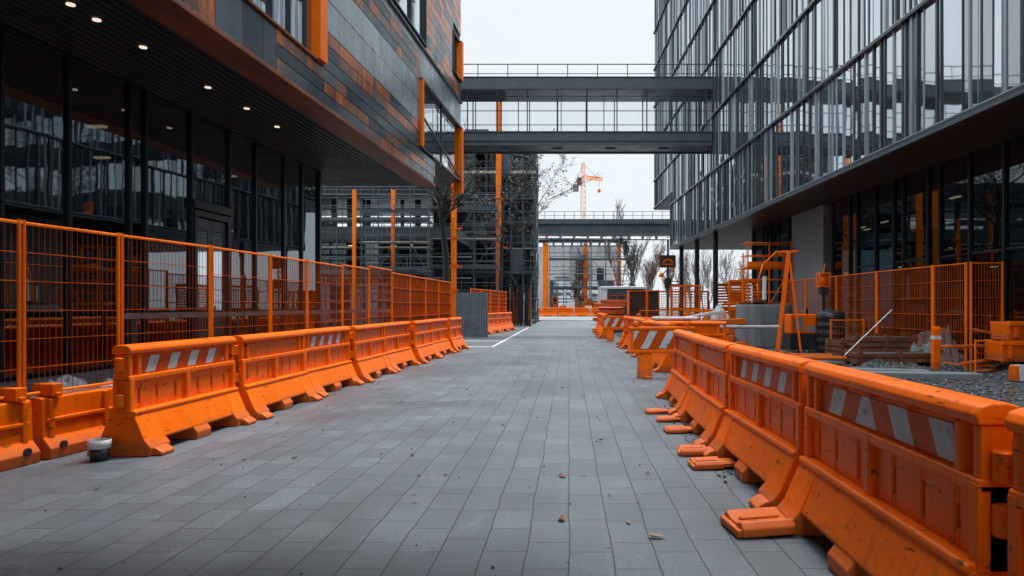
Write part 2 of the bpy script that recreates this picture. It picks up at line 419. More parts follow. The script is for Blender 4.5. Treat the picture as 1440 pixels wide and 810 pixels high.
course(ps, 12.9, 19.8, ztop, 7.05, 1.3, 2.0); course(ps, 12.9, 19.8, 7.05, 7.62, 1.4, 2.4)
z = 7.62
for h in (.25, .26, .27): 
    course(pc, 12.9, 19.8, z, z+h, .45, .95); z += h
ps2 = MB(); ps3 = MB(); course(ps2, 12.9, 19.8, z, 8.62, 1.2, 2.2); course(ps2, 19.8, 25.4, 7.72, 8.62, 2.0, 2.8)
z = 8.62
while z < 14.2:
    course(pc, 20.4, 25.4, z, z+.3, .5, 1.1)
    course(ps3 if z > 11.5 else pc, 12.9, 20.4, z, z+.3, .8, 1.5); z += .3
z = 5.74
while z < 14.2:
    course(pc, U0, 12.9 if z > 8.3 else 7.2, z, z+.3, .55, 1.2); z += .3
pc.build('panel_cladding', M['cladding'], LB)
for q_ in (ps, ps2, ps3): q_.build('smooth_cladding', M['smooth'], LB)
b = MB()                                  # backing wall behind the panels and inner volume
for z0, z1 in ((5.06, 5.74), (5.74, 5.83), (5.83, 6.4), (6.4, 7.72), (7.72, 8.35), (8.35, 8.8), (8.8, 9.0), (9.0, 9.35), (9.35, 10.75), (10.75, 11.6), (11.6, 14.3)):
    for s, e in cut(U0, 25.4, z0, z1): b.box(-.3, -.034, s, e, z0, z1)
b.box(-14, -.3, U0, 25.38, 14.0, 14.3); b.box(-14, -13.7, U0, 25.38, 5.2, 14.0)
b.box(-13.7, -.3, U0, 19.7, 5.4, 5.6); b.box(-13.7, -.31, U0, 25.3, 8.42, 8.6)
b.box(-13.7, -2.2, 19.5, 19.7, 5.6, 8.42); b.box(-13.7, -4.5, U0, 19.5, 11.7, 11.9)
b.box(-4.6, -4.5, U0, 19.5, 5.6, 14.0)
b.box(-13.7, -.3, 25.1, 25.38, 8.6, 14.0)
b.build('inner_wall', M['wall_dark'], LB)
b = MB(); b.box(-.52, .03, U0, 21.5, 4.985, 5.055); b.box(-.52, .028, 21.44, 21.53, 4.98, 5.3)
b.build('copper_edge', M['copper'], LB, bevel=.006)
b = MB(); b.box(-2.7, .05, 19.8, 25.42, 5.79, 5.835); b.box(-.05, .06, 11, 25.42, 8.6, 8.67); b.box(-.06, .05, 19.8, 25.42, 7.69, 7.76)
b.build('ledge', M['metal_dark'], LB)
b = MB()
x = -.53
while x > -3.2:
    b.box(x-.10, x, U0, 21.35, 5.0, 5.045); x -= .135
b.box(-7.2, -.5, U0, 21.4, 5.075, 5.14)
b.build('soffit', M['soffit'], LB)
b = MB(); b.box(-14, -3.22, 19.3, 21.35, 5.01, 5.06); b.build('soffit_end', M['copper'], LB)
for px, py in ((95, 3), (132, 25), (198, 64), (290, 121), (345, 151), (388, 177), (30, -45)):
    d = 3.6/((430-py)/1000); wx = (px-800)/1000*d
    ux = wx+5.1-.049*d
    f = MB(); f.lathe([(.0, .006), (.036, .006), (.046, .0), (.05, .0), (.05, .02)], 14)
    o = f.build('downlight', M['lamp'], LB, loc=(ux, d, 4.985)); 
# ground floor glazing
gx = -2.56
U1 = 19.0
us = [U0, -6, -4.6, -3.2, -1.8, -.4, 1, 2.4, 3.8, 5.2, 6.6, 8.0, 8.9, 10.05, 11.35, 11.75, 13.07, 14.4, 15.5, 16.9, 17.9, U1]
g = MB(); fr = MB()
for i in range(len(us)-1):
    a, c = us[i], us[i+1]
    if abs(a-13.07) < .01:
        g.quad((gx, a+.03, 3.3), (gx, c-.03, 3.3), (gx, c-.03, 4.98), (gx, a+.03, 4.98))
    else:
        t = R.uniform(-.004, .004)
        for z0, z1 in ((.02, 2.55), (2.55, 4.98)):
            g.quad((gx+t, a+.03, z0), (gx-t, c-.03, z0), (gx-t, c-.03, z1), (gx+t, a+.03, z1))
    fr.box(gx-.09, gx+.05, a-.03, a+.03, 0, 4.98)
fr.box(gx-.12, gx+.07, U1-.06, U1+.06, 0, 4.98); fr.box(gx-.06, gx+.03, U0, U1, 0, .12)
g.quad((gx-.02, U1, .05), (gx-6, U1, .05), (gx-6, U1, 4.98), (gx-.02, U1, 4.98))
for k_ in range(1, 5): fr.box(gx-1.4*k_-.03, gx-1.4*k_+.03, U1-.05, U1+.05, 0, 4.98)
g.build('shopfront_glazing', M['shop_glass'], LB); fr.build('glazing_frame', M['metal_dark'], LB)
b = MB(); b.box(-9.5, -9.3, U0, U1-.05, 0, 5); b.box(-9.3, gx-.1, U0, U1-.05, .0, .03); b.box(-9.3, gx-.2, U0, U1, 4.99, 5.03)
for u in (5, 11, 16.4): b.box(-5.4, -4.9, u, u+.5, .03, 4.98)
b.box(-9.2, -2.66, 18.7, 18.85, .03, 4.9); b.box(-9.2, -6.2, 8, 8.2, .03, 4.9); b.box(-7, -6.6, 12.5, 15, .03, 1.15)
b.build('lobby_interior', M['concrete_dark'], LB)
for u, x, zz in ((8.8, -4, 4.6), (11, -5.8, 4.6), (12.6, -4, 4.6), (15.2, -5.8, 4.6), (17.5, -4.2, 4.6), (10, -7.5, 4.4), (14.5, -7.8, 2.2), (16.2, -3.6, 3.1)):
    f = MB(); f.box(-.16, .16, -.05, .05, 0, .04); f.build('lobby_lamp', M['lamp_dim'], LB, loc=(x, u, zz))
def door(parent, u, x, w, h, name='door'):
    f = MB(); 
    f.box(-.09, .07, 0, .09, 0, h); f.box(-.09, .07, w-.09, w, 0, h); f.box(-.09, .07, .09, w-.09, h-.12, h); f.box(-.09, .1, -.06, w+.06, h+.02, h+.18)
    dr = f.build(name, M['metal_dark'], parent, bevel=.008, loc=(x, u, 0))
    lf = MB()
    for a, c in ((.1, w/2-.01), (w/2+.01, w-.1)):
        lf.box(-.03, .02, a, a+.09, .03, h-.14); lf.box(-.03, .02, c-.09, c, .03, h-.14)
        lf.box(-.03, .02, a+.09, c-.09, .03, 1.2); lf.box(-.03, .02, a+.09, c-.09, h-.34, h-.14)
    lf.build('door_leaf', M['metal_mid'], dr, bevel=.006)
    p = MB()
    for a, c in ((.19, w/2-.1), (w/2+.1, w-.19)): p.box(-.012, .004, a, c, 1.2, h-.34)
    p.build('pane', M['window_glass'], dr)
    hd = MB(); hd.tube((.06, w/2-.06, 1.0), (.06, w/2-.06, 1.4), .015); hd.tube((.06, w/2+.06, 1.0), (.06, w/2+.06, 1.4), .015)
    hd.build('handle', M['metal_light'], dr)
    return dr
door(LB, 13.1, gx, 1.27, 3.2)
# upper windows
def window(u0, u1, z0, z1, nv, frame_mat, fr_right=None, depth=.12):
    f = MB(); t = .05
    f.box(-depth, .03, u0, u0+t, z0, z1); f.box(-depth, .02, u0, u1, z1-t, z1)
    if not fr_right: f.box(-depth, .03, u1-t, u1, z0, z1)
    for i in range(1, nv):
        u = u0+(u1-u0)*i/nv; f.box(-depth, -.02, u-.012, u+.012, z0+.02, z1-t)
    w = f.build('window', M['metal_dark'], LB)
    sl = MB(); sl.box(-depth, .05, u0, u1, z0, z0+.035); sl.build('sill', frame_mat, w)
    if fr_right:
        r = MB(); r.box(-.2, .1, u1-fr_right, u1, z0+.036, z1); r.build('orange_jamb', M['orange_metal'], w)
    p = MB(); n = max(nv, 1)
    for i in range(n):
        a = u0+(u1-u0)*i/n; c = u0+(u1-u0)*(i+1)/n; j = R.uniform(-.012, .012)
        p.quad((-.07+j, a, z0), (-.07-j, c, z0), (-.07-j, c, z1), (-.07+j, a, z1))
    p.build('pane', M['window_glass'], w)
    return w
window(7.2, 12.9, 5.74, 8.35, 9, M['copper'], .32)
window(4.1, 6.2, 6.4, 9.0, 3, M['metal_dark'])
window(13.2, 20.4, 8.8, 11.6, 5, M['metal_mid'])
window(24.1, 25.4, 9.35, 10.75, 2, M['metal_dark'], .3)
f = MB(); f.box(-.16, .08, 19.8, 19.92, 5.85, 7.70); f.build('orange_jamb', M['orange_metal'], LB)
f = MB(); f.box(-.2, .09, 25.22, 25.44, 5.4, 7.70); f.build('orange_jamb', M['orange_metal'], LB)
g = MB(); g.quad((-.05, 19.92, 5.84), (-.05, 25.2, 5.84), (-.05, 25.2, 7.7), (-.05, 19.92, 7.7)); g.quad((-.25, 25.35, 5.84), (-2.6, 25.35, 5.84), (-2.6, 25.35, 7.7), (-.25, 25.35, 7.7))
cg = g.build('corner_glazing', M['bridge_glass'], LB)
f = MB(); f.box(-.08, -.02, 19.95, 25.2, 5.84, 5.9); f.box(-.08, -.02, 22.5, 22.55, 5.9, 7.7)
f.tube((.0, 19.95, 6.75), (.0, 25.2, 5.95), .035); f.build('glazing_frame', M['metal_mid'], LB)

# ------------------------------------------------------------------ right building: fully glazed upper storeys
RB = thing('glass_building', 'large office block with ribbed mirror glass facade over a dark recessed base', 'building', (8.14, 0, 0), math.atan(.0364))
levels = [5.06+2.7*i for i in range(10)]
levels[1] = 7.8
def glazed_storey(u0, u1, z0, z1, seed, parent):
    r = random.Random(seed); g = MB(); f = MB(); u = u0
    while u < u1:
        w = r.choice((.22, .35, .5, .6, .75, .95) if u < 14 else (.16, .24, .32, .42, .5)); e = min(u+w, u1)
        t, s = r.uniform(-.006, .006), r.uniform(-.003, .003)
        g.quad((t+s, u, z0+.05), (-t+s, e, z0+.05), (-t-s, e, z1), (t-s, u, z1))
        fw = r.choice((.012, .016, .022, .035)); dp = r.uniform(.008, .045)
        f.box(-dp, .02, u-fw, u+fw, z0+.02, z1-.03, r.choice((0, 0, 1)))
        if r.random() < .45: f.box(-dp*.6, .02, u+.09, u+.105, z0+.02, z1-.03, 1)
        u = e
    f.box(-.10, .02, u0, u1, z0-.03, z0+.045, 0); f.box(-.075, .0, u0, u1, z0+.05, z0+.085, 1)
    g.build('glazing_band', M['curtain'], parent); f.build('fin_frame', [M['fin_grey'], M['fin_light']], parent)
for i in range(9):
    glazed_storey(-12, 45, levels[i], levels[i+1], 40+i, RB)
for i in range(1, 9):
    glazed_storey(45.1, 52, 8.5 if i == 1 else levels[i], levels[i+1], 80+i, RB)
b = MB(); b.box(.1, 18, -12, 45, 5.15, 29.3); b.box(.1, 18, 45, 51.95, 8.55, 29.3); b.build('core_wall', M['wall_dark'], RB)
b = MB(); b.box(-.02, 1.95, -12, 45, 4.97, 5.02); b.box(-.02, 3.8, 45.06, 52, 8.40, 8.47); b.box(1.95, 12, 34, 45, 4.97, 5.02); b.build('soffit', M['wood_soffit'], RB)
b = MB(); b.box(-.12, .05, -12, 45.1, 4.955, 5.03); b.box(-.1, 14, 45.0, 45.12, 4.96, 8.4); b.build('fascia_trim', M['metal_mid'], RB)
gx = 1.85
g = MB(); f = MB(); u = -12; r_ = random.Random(5)
while u < 34:
    w = r_.choice((.55, 1.1, 1.25, 1.4)); e = min(u+w, 34)
    if not (24.2 < u and e < 29.4):
        t = r_.uniform(-.004, .004)
        g.quad((gx+t, u, .02), (gx-t, e, .02), (gx-t, e, 4.97), (gx+t, u, 4.97))
    f.box(gx-.06, gx+.08, u-.03, u+.03, 0, 4.97)
    if r_.random() < .4: f.box(gx-.03, gx+.04, u, e, 2.6, 2.65)
    u = e
f.box(gx-.05, gx+.06, -12, 34, 0, .1)
g.quad((gx, 34, 0), (gx+8, 34, 0), (gx+8, 34, 4.97), (gx, 34, 4.97))
g.build('shopfront_glazing', M['shop_glass_dim'], RB); f.build('glazing_frame', M['metal_dark'], RB)
b = MB(); b.box(gx-.12, gx+.3, 25.0, 26.55, 0, 4.96); b.box(gx-.115, gx+.3, 26.57, 28.2, 0, 4.96); b.build('concrete_pier', M['concrete'], RB)
for u in (35.0, 39.2, 43.6):
    b = MB(); b.tube((.35, u, 0), (.35, u, 4.97), .13, n=12); b.build('column', M['metal_dark'], RB)
b = MB(); b.box(gx+7, gx+7.2, -12, 34, 0, 4.97); b.box(gx+.1, gx+7, -12, 34, .0, .03); b.box(gx+.1, gx+7, -12, 34, 4.9, 4.96)
for u in (3, 9, 15, 21, 30): b.box(gx+2.2, gx+2.7, u, u+.5, .03, 4.9)
b.box(gx+1.4, gx+4, 17.5, 17.7, .03, 2.4); b.box(gx+3, gx+3.4, 10, 14, .03, 1.1)
b.build('lobby_interior', M['concrete_dark'], RB)
for k_ in range(16):
    f = MB(); f.box(-.05, .05, -.22, .22, 0, .04); f.build('lobby_lamp', M['lamp_dim'], RB, loc=(gx+r_.uniform(.5, 5.5), r_.uniform(10, 32), r_.choice((4.5, 4.5, 4.4, 2.7, 1.8))))

# ------------------------------------------------------------------ footbridges
FB = thing('footbridge', 'glazed grey footbridge with rooftop railing linking the two near buildings', 'footbridge', (0, 34, 0), 0)
xa, xb = -12.0, 6.93
b = MB(); b.box(xa, xb, 0, 2.0, 9.14, 9.40); b.box(xa, xb, -.05, 0, 9.28, 9.68); b.box(xa, xb, 2.0, 2.05, 9.2, 9.68); b.box(xa, xb, -.1, 0, 9.68, 9.73)
b.box(xa, xb, .0, .12, 9.08, 9.14); b.box(xa, xb, 1.88, 2.0, 9.08, 9.14)
b.build('deck', M['metal_mid'], FB)
b = MB(); b.box(xa, xb, -.06, 2.06, 11.74, 11.79); b.box(xa, xb, -.06, 2.06, 11.8, 12.3); b.box(xa, xb, -.1, 2.1, 12.3, 12.34); b.build('roof', M['metal_mid'], FB)
g1 = MB(); g2 = MB(); f = MB(); x = xa
while x < xb-.1:
    e = min(x+1.43, xb)
    for y in (0.02, 1.98):
        t = R.uniform(-.003, .003)
        (g1 if y < 1 else g2).quad((x, y-t, 9.73), (e, y+t, 9.73), (e, y+t, 11.74), (x, y-t, 11.74))
        f.box(x-.025, x+.025, y-.03, y+.03, 9.73, 11.74)
    x = e
for y in (-.01, 1.95):
    for zz in ((10.05, 10.72, 11.42) if y < 1 else (10.05,)): f.box(xa, xb, y, y+.04, zz-.014, zz+.014)
for k_ in range(9): f.box(xa+1.1+k_*2.1, xa+1.14+k_*2.1, .9, .95, 9.4, 11.74)
f.box(xb-.1, xb, -.05, 2.05, 9.1, 11.8)
g1.build('glazing', M['bridge_glass'], FB); g2.build('glazing', M['bridge_glass'], FB); f.build('glazing_frame', M['metal_dark'], FB)
b = MB(); x = xa+.5
for y in (0, 1.95):
    b.tube((xa, y, 12.95), (xb, y, 12.95), .028); b.tube((xa, y, 12.5), (xb, y, 12.5), .02)
while x < xb:
    for y in (0, 1.95): b.tube((x, y, 12.34), (x, y, 12.95), .022)
    x += 1.43
b.build('railing', M['metal_mid'], FB)
b = MB(); x = xa+.8
while x < xb:
    b = MB(); b.box(x, x+.5, .9, 1.1, 9.07, 9.139); b.build('underside_light', M['metal_light'], FB); x += 2.6

FB2 = thing('footbridge', 'farther grey girder bridge crossing behind the scaffolded building', 'footbridge', (0, 80, 0), 0)
b = MB(); b.box(-12, 14, 0, 3, 9.5, 10.6); b.box(-12, 14, -.25, 0, 9.4, 9.55); b.box(-12, 14, -.3, 3.2, 10.6, 10.8); b.build('deck', M['metal_mid'], FB2)
b = MB(); b.box(-12, 14, -.15, 3, 10.8, 11.15); b.build('deck_edge', M['concrete_dark'], FB2)
b = MB(); b.tube((-12, -.1, 12.0), (14, -.1, 12.0), .03); b.tube((-12, -.1, 11.55), (14, -.1, 11.55), .025)
for k_ in range(24): b.tube((-11.5+k_*1.1, -.1, 11.1), (-11.5+k_*1.1, -.1, 12.0), .03)
b.build('railing', M['metal_mid'], FB2)
PB = thing('pipe_gantry', 'thin pale pipe gantry with rusty brackets below the farther bridge', 'gantry', (0, 88, 0), 0)
b = MB(); b.tube((-9, 0, 9.85), (13, 0, 9.6), .13, n=8); b.tube((-9, .5, 10.3), (13, .5, 10.2), .09, n=8); b.build('pipe', M['metal_light'], PB)
b = MB()
for k_ in range(12): b.box(-8+k_*1.7, -7.7+k_*1.7, -.1, .6, 9.55, 10.3)
b.build('bracket', M['rust'], PB)
b = MB()
for x in (-6.8, 12.3): b.tube((x, .2, 0), (x, .2, 9.9), .16, n=8)
b.build('post', M['metal_mid'], PB)

# ------------------------------------------------------------------ barriers
def make_barrier(label, panel, plastic, group):
    """water filled plastic barrier: flared skirt with feet, slotted body, panel band, rounded top rail; length along x"""
    t = thing('plastic_barrier', label, 'barrier', group=group)
    b = MB()
    sk = [(-.20, .12), (-.205, .15), (-.115, .375), (-.10, .40), (.10, .40), (.115, .375), (.205, .15), (.20, .12)]
    b.prism(sk, -.70, .70)
    ft = [(-.265, 0), (-.27, .085), (-.215, .15), (-.125, .36), (-.10, .40), (.10, .40), (.125, .36), (.215, .15), (.27, .085), (.265, 0)]
    b.prism(ft, -.985, -.66); b.prism(ft, .66, .985); b.prism([(p[0]*.9, p[1]*.96) for p in ft], -.14, .14)
    # slotted body
    slots = [-.80, -.52, -.20, .22, .50, .78]; hw = .016
    xs = [-.99]
    for s_ in slots: xs += [s_-hw, s_+hw]
    xs.append(.99)
    for i in range(0, len(xs), 2): b.box(xs[i], xs[i+1], -.048, .048, .385, .73)
    for j, s_ in enumerate(slots):
        lo = (.47, .50, .46, .49, .47, .50)[j]; hi = lo+(.15, .11, .16, .13, .15, .10)[j]
        b.box(s_-hw, s_+hw, -.047, .047, .386, lo); b.box(s_-hw, s_+hw, -.047, .047, hi, .729)
        b.box(s_-hw, s_+hw, -.02, .02, lo, hi, 1)  # black plate in the slot stands in for the shade inside it
    for x in (-.955, -.02, .955): b.box(x-.035, x+.035, -.085, .085, .39, .73)
    b.box(-.99, .99, -.082, .082, .69, .745)
    b.prism([(-.115, .375), (-.128, .40), (-.115, .425), (.115, .425), (.128, .40), (.115, .375)], -.98, .98)
    # band
    b.box(-.80, .80, -.034, .034, .735, .945)
    for x in (-.955, -.82, .82, .955): b.box(x-.028, x+.028, -.07, .07, .73, .95)
    for x in (-.40, -.02, .40): b.box(x-.016, x+.016, -.078, .078, .925, .962)
    # rounded top rail
    b.prism([(-.085, .95), (-.095, .985), (-.075, 1.022), (-.03, 1.035), (.03, 1.035), (.075, 1.022), (.095, .985), (.085, .95)], -.995, .995)
    # hinge knuckles
    for sx, zz in ((-1, .52), (-1, .86), (1, .60), (1, .80)): b.tube((sx*1.015, 0, zz-.06), (sx*1.015, 0, zz+.06), .045, n=10)
    b.build('body', [M[plastic], M['black_plastic']], t, bevel=.011)
    for sy in (-1, 1):
        p = MB()
        y0, y1 = sorted((sy*.0365, sy*.043))
        p.box(-.775, .775, y0, y1, .758, .915)
        p.build('band_panel', M[panel] if sy == -1 else M['orange_old'], t)
    for sx in (-1, 1):
        for sy in (-1, 1):
            fo = MB(); x0, x1 = (-.97, -.72) if sx < 0 else (.72, .97)
            y0, y1 = sorted((sy*.24, sy*.335))
            fo.prism([(sy*.255, .004), (sy*.36, .004), (sy*.36, .035), (sy*.30, .075), (sy*.255, .082)], x0+.02, x1-.02)
            fo.build('foot', M[plastic], t, bevel=.01)
    return t
BG = 'orange barriers lining the left of the street'
left_line = lambda d: -4.15+.027*(d-6.55)
lab = ['nearest left barrier, striped, beside the white bucket', 'plain banded barrier directly behind the striped one nearest on the left',
       'second striped barrier up the left row, between two plain ones', 'plain barrier just past the second striped one on the left',
       'fifth barrier up the left row, plain, middle of the row', 'sixth barrier up the left row, third from its far end',
       'left row barrier last but one before the asphalt lane', 'farthest barrier of the left row, at the asphalt lane corner']
pan = ['stripe', 'orange_old', 'stripe', 'orange_old', 'orange_old', 'orange_old', 'orange_old', 'orange_old']
bs = make_barrier(lab[0], 'stripe', 'orange', BG); bp = make_barrier(lab[1], 'orange_old', 'orange', BG)
jog = [0, .02, -.03, .03, .0, .10, .06, .13]
for i in range(8):
    d = 7.58+2.09*i
    rz = math.pi/2-math.atan(.027)+(0, .012, -.01, .015, -.012, .01, -.02, .012)[i]
    src = bs if pan[i] == 'stripe' else bp
    loc = (left_line(d)+jog[i], d, 0)
    if i == 0 or i == 1: src.location = loc; src.rotation_euler.z = rz
    else: dup(src, loc, rz, lab[i])
RG = 'orange barriers lining the right of the street'
rlab = ['nearest right barrier, cut off by the frame corner', 'large chevron striped barrier beside the loose foot plate on the right',
        'striped barrier between two feet, second full one on the right', 'plain slotted barrier last but one in the near right row']
br = make_barrier(rlab[1], 'chevron', 'orange', RG)
br.location = (1.62, 3.66, 0); br.rotation_euler.z = -math.pi/2+.0
bn = dup(br, (1.64, 1.57, 0), -math.pi/2-.02, rlab[0])
bq = make_barrier(rlab[2], 'stripe', 'orange', RG); bq.location = (1.61, 5.75, 0); bq.rotation_euler.z = -math.pi/2+.015
dup(bp, (1.60, 7.85, 0), -math.pi/2-.01, rlab[3], RG)
dup(bp, (1.66, 9.96, 0), -math.pi/2-.03, 'last barrier of the near right row, just before the turned striped barricade', RG)
# loose foot plates sticking out under the right row
def foot_plate(loc, rz, label, s=1):
    b = MB()
    b.prism([(-.17, .0), (-.17, .05), (-.13, .09), (-.05, .065), (.05, .065), (.13, .09), (.17, .05), (.17, .0)], 0, .34)
    b.box(-.03, .02, -.16, .16, .0, .05)
    b.box(.3, .52, -.145, .145, .012, .06); b.box(.04, .30, -.02, .02, .06, .082)
    o = b.build('foot_plate', M['orange'], bevel=.012); o.location = loc; o.rotation_euler = (0, rad(-2), rz); o.scale = (s, s, s)
    return tag(o, label, 'foot plate', 'orange foot plates under the right barriers')
foot_plate((1.02, 4.42, .006), .12, 'big orange foot plate lying nearest, under the chevron striped barrier', 1.0)
foot_plate((1.07, 6.15, .006), .05, 'nearer of the two orange foot plates beside the debris', .72)
foot_plate((1.05, 6.72, .006), -.1, 'orange foot plate right behind the two nearer ones, before the debris', .72)
foot_plate((1.08, 7.85, .006), .1, 'orange foot plate third from the far end, under the plain barrier', .62)
foot_plate((1.08, 8.62, .006), .0, 'second farthest small orange foot plate under the right row', .55)
foot_plate((1.02, 9.25, .006), .1, 'farthest small orange foot plate at the end of the near right row', .55)

# low fence-foot barriers on the left, with the fence standing on them
def low_barrier(loc, rz, label):
    t = thing('low_barrier', label, 'barrier', loc, rz, 'low orange barriers under the left fence')
    b = MB(); b.prism([(-.16, 0), (-.17, .1), (-.09, .2), (-.075, .54), (-.06, .56), (.06, .56), (.075, .54), (.09, .2), (.17, .1), (.16, 0)], -1.04, 1.04)
    for x in (-.95, -.3, .35, .95): b.box(x-.03, x+.03, -.105, .105, .15, .545)
    b.box(-1.0, 1.0, -.105, .105, .33, .37)
    b.build('body', M['orange_old'], t, bevel=.01)
    for x in (-.9, .9):
        c = MB(); c.box(x-.06, x+.06, -.11, .11, .565, .68); c.box(x-.03, x+.03, -.13, .13, .56, .60); c.build('post_clamp', M['orange_old'], t, bevel=.008)
        h = MB(); h.tube((x, -.16, .12), (x, -.185, .12), .035, n=10); h.build('drain_plug', M['black_plastic'], t)
    return t
fence_x = lambda d: (-4.92+(d-6.1)*.135) if d < 9 else (-4.53+(d-9)*.066) if d < 12.5 else (-4.30+(d-12.5)*.033)
for i, (d, l) in enumerate(((3.2, 'low weathered orange barrier mostly outside the left frame edge'), (5.35, 'low weathered orange barrier carrying the fence at the left edge'), (7.5, 'low weathered orange barrier half hidden behind the nearest striped one'))):
    low_barrier((fence_x(max(d, 5.0)), d, 0), math.pi/2-.13, l)

# ------------------------------------------------------------------ mesh fences
def fence_panel(a, b_, z0, z1, label, group, step=.062, wr=.0042, post=.018, rails=6, cat='fence panel', mat='orange_metal'):
    a, b_ = Vector(a), Vector(b_); w = (b_-a).length
    t = thing('fence_panel', label, cat, (a.x, a.y, 0), math.atan2(b_.y-a.y, b_.x-a.x), group)
    f = MB()
    f.tube((.02, 0, 0 if z0 < .1 else z0-.1), (.02, 0, z1+.03), post, n=8); f.tube((w-.03, 0, z0-.02 if z0 > .1 else 0), (w-.03, 0, z1+.03), post, n=8)
    f.tube((0, 0, z1), (w, 0, z1), .015, n=6); f.tube((0, 0, z0+.02), (w, 0, z0+.02), .015, n=6)
    f.build('frame', M[mat], t)
    m = MB(); x = step
    while x < w-.03:
        j = R.uniform(-.006, .006)
        m.tube((x, .008, z0), (x+j, .008+R.uniform(-.008, .008), (z0+z1)/2), wr, n=3, cap=False); m.tube((x+j, .008, (z0+z1)/2), (x, .008, z1), wr, n=3, cap=False); x += step
    for i in range(1, rails):
        zz = z0+(z1-z0)*i/rails
        m.tube((0, -.004, zz), (w, -.004, zz+R.uniform(-.01, .01)), wr*1.6, n=4, cap=False)
    m.build('wire_mesh', M['orange_wire'], t)
    return t
ds = [4.4, 6.35, 7.5, 9.0, 10.55, 11.8, 13.4, 15.0, 16.7, 18.4, 20.1, 21.8, 23.6]
desc = ['fence panel partly outside the left frame edge', 'narrow mesh fence panel on the low barriers beside the left edge', 'wide mesh fence panel right of the narrow one, above the bucket',
        'mesh fence panel standing in front of the grey double door', 'mesh fence panel next past the double door', 'mesh fence panel before the glazed corner of the clad building',
        'mesh fence panel at the glazed corner of the clad building', 'first mesh fence panel past the glazed corner', 'second mesh fence panel past the glazed corner',
        'third mesh fence panel past the glazed corner', 'fourth mesh fence panel past the glazed corner', 'left mesh fence panel last before the asphalt lane']
for i in range(12):
    a, c = ds[i], ds[i+1]
    far = i >= 8
    fence_panel((fence_x(max(a, 5)), a), (fence_x(max(c, 5)), c), .58 if i < 3 else .1, 2.14+(.03 if i > 5 else 0)+(.06 if i == 7 else 0), desc[i], 'mesh fence along the left row', .062, (.0031 if i < 4 else .0048 if not far else .008), .017)
# second short run past the lane: fence on low barriers, and a corrugated sheet
FA, FBp = (-4.6, 33.3), (-3.65, 41.5)
for i in range(4):
    t0, t1 = i/4, (i+1)/4
    a = [FA[k_]+(FBp[k_]-FA[k_])*t0 for k_ in (0, 1)]; c = [FA[k_]+(FBp[k_]-FA[k_])*t1 for k_ in (0, 1)]
    fence_panel(a, c, .9, 2.2, ['nearest mesh panel of the short fence beyond the asphalt lane', 'second mesh panel of the short fence beyond the lane', 'third mesh panel of the short fence beyond the lane', 'last mesh panel of the short fence, by the dark pole rack'][i],
                'short fence beyond the asphalt lane', .07, .013, .03)
    mid = ((a[0]+c[0])/2+.25, (a[1]+c[1])/2, 0)
    dup(bp, mid, math.pi/2-.115, ['nearest barrier under the short fence beyond the lane', 'second barrier under the short fence beyond the lane', 'third barrier under the short fence beyond the lane', 'farthest barrier under the short fence beyond the lane'][i], 'barriers under the short fence')
b = MB(); n = 26
for i in range(n):
    x0, x1 = i*.055, (i+1)*.055; y0, y1 = (.02 if i % 2 else -.02), (-.02 if i % 2 else .02)
    b.add([(x0, y0, 0), (x1, y1, 0), (x1, y1, 2.0), (x0, y0, 2.0), (x0, y0+.01, 0), (x1, y1+.01, 0), (x1, y1+.01, 2.0), (x0, y0+.01, 2.0)], [(0,1,2,3),(5,4,7,6),(3,2,6,7),(0,4,5,1)])
cs = thing('corrugated_sheet', 'grey corrugated metal sheet standing between the two left fences', 'metal sheet', (-5.1, 32.2, 0), .05)
b.build('sheet_metal', M['metal_light'], cs)
b = MB(); b.box(0, 1.43, .03, .07, 1.85, 1.92); b.box(0, 1.43, .03, .07, .2, .27); b.box(.06, .12, .07, .5, 0, .06); b.box(1.3, 1.36, .07, .5, 0, .06); b.build('rail', M['metal_mid'], cs)

# right fence in front of the glazed base
rp = [(8.25, 27.4), (8.3, 24.9), (8.35, 22.2), (8.4, 19.4), (8.5, 16.6), (8.62, 15.4)]
rl = ['farthest mesh panel before the right glazed base', 'mesh panel in front of the grey concrete pier', 'third mesh panel from the left along the right glazed base', 'mesh panel behind the rusty crate stack', 'narrow gate panel between the doubled posts at the right']
for i in range(5):
    fence_panel(rp[i], rp[i+1], .08, 2.32, rl[i], 'mesh fence before the right building', .075, .006, .03)
fence_panel((8.66, 15.35), (9.36, 15.3), .08, 2.32, 'mesh panel cut off at the right edge behind the orange bins', 'mesh fence before the right building', .06, .0055, .03)
# far orange low barriers across the street end
for i in range(6):
    dup(bp, (-4.6+i*2.12, 93+R.uniform(-.15, .15), 0), R.uniform(-.03, .03), 'far orange barrier in the row closing the street end', 'barriers closing the street end', (1, 1, 1.1))

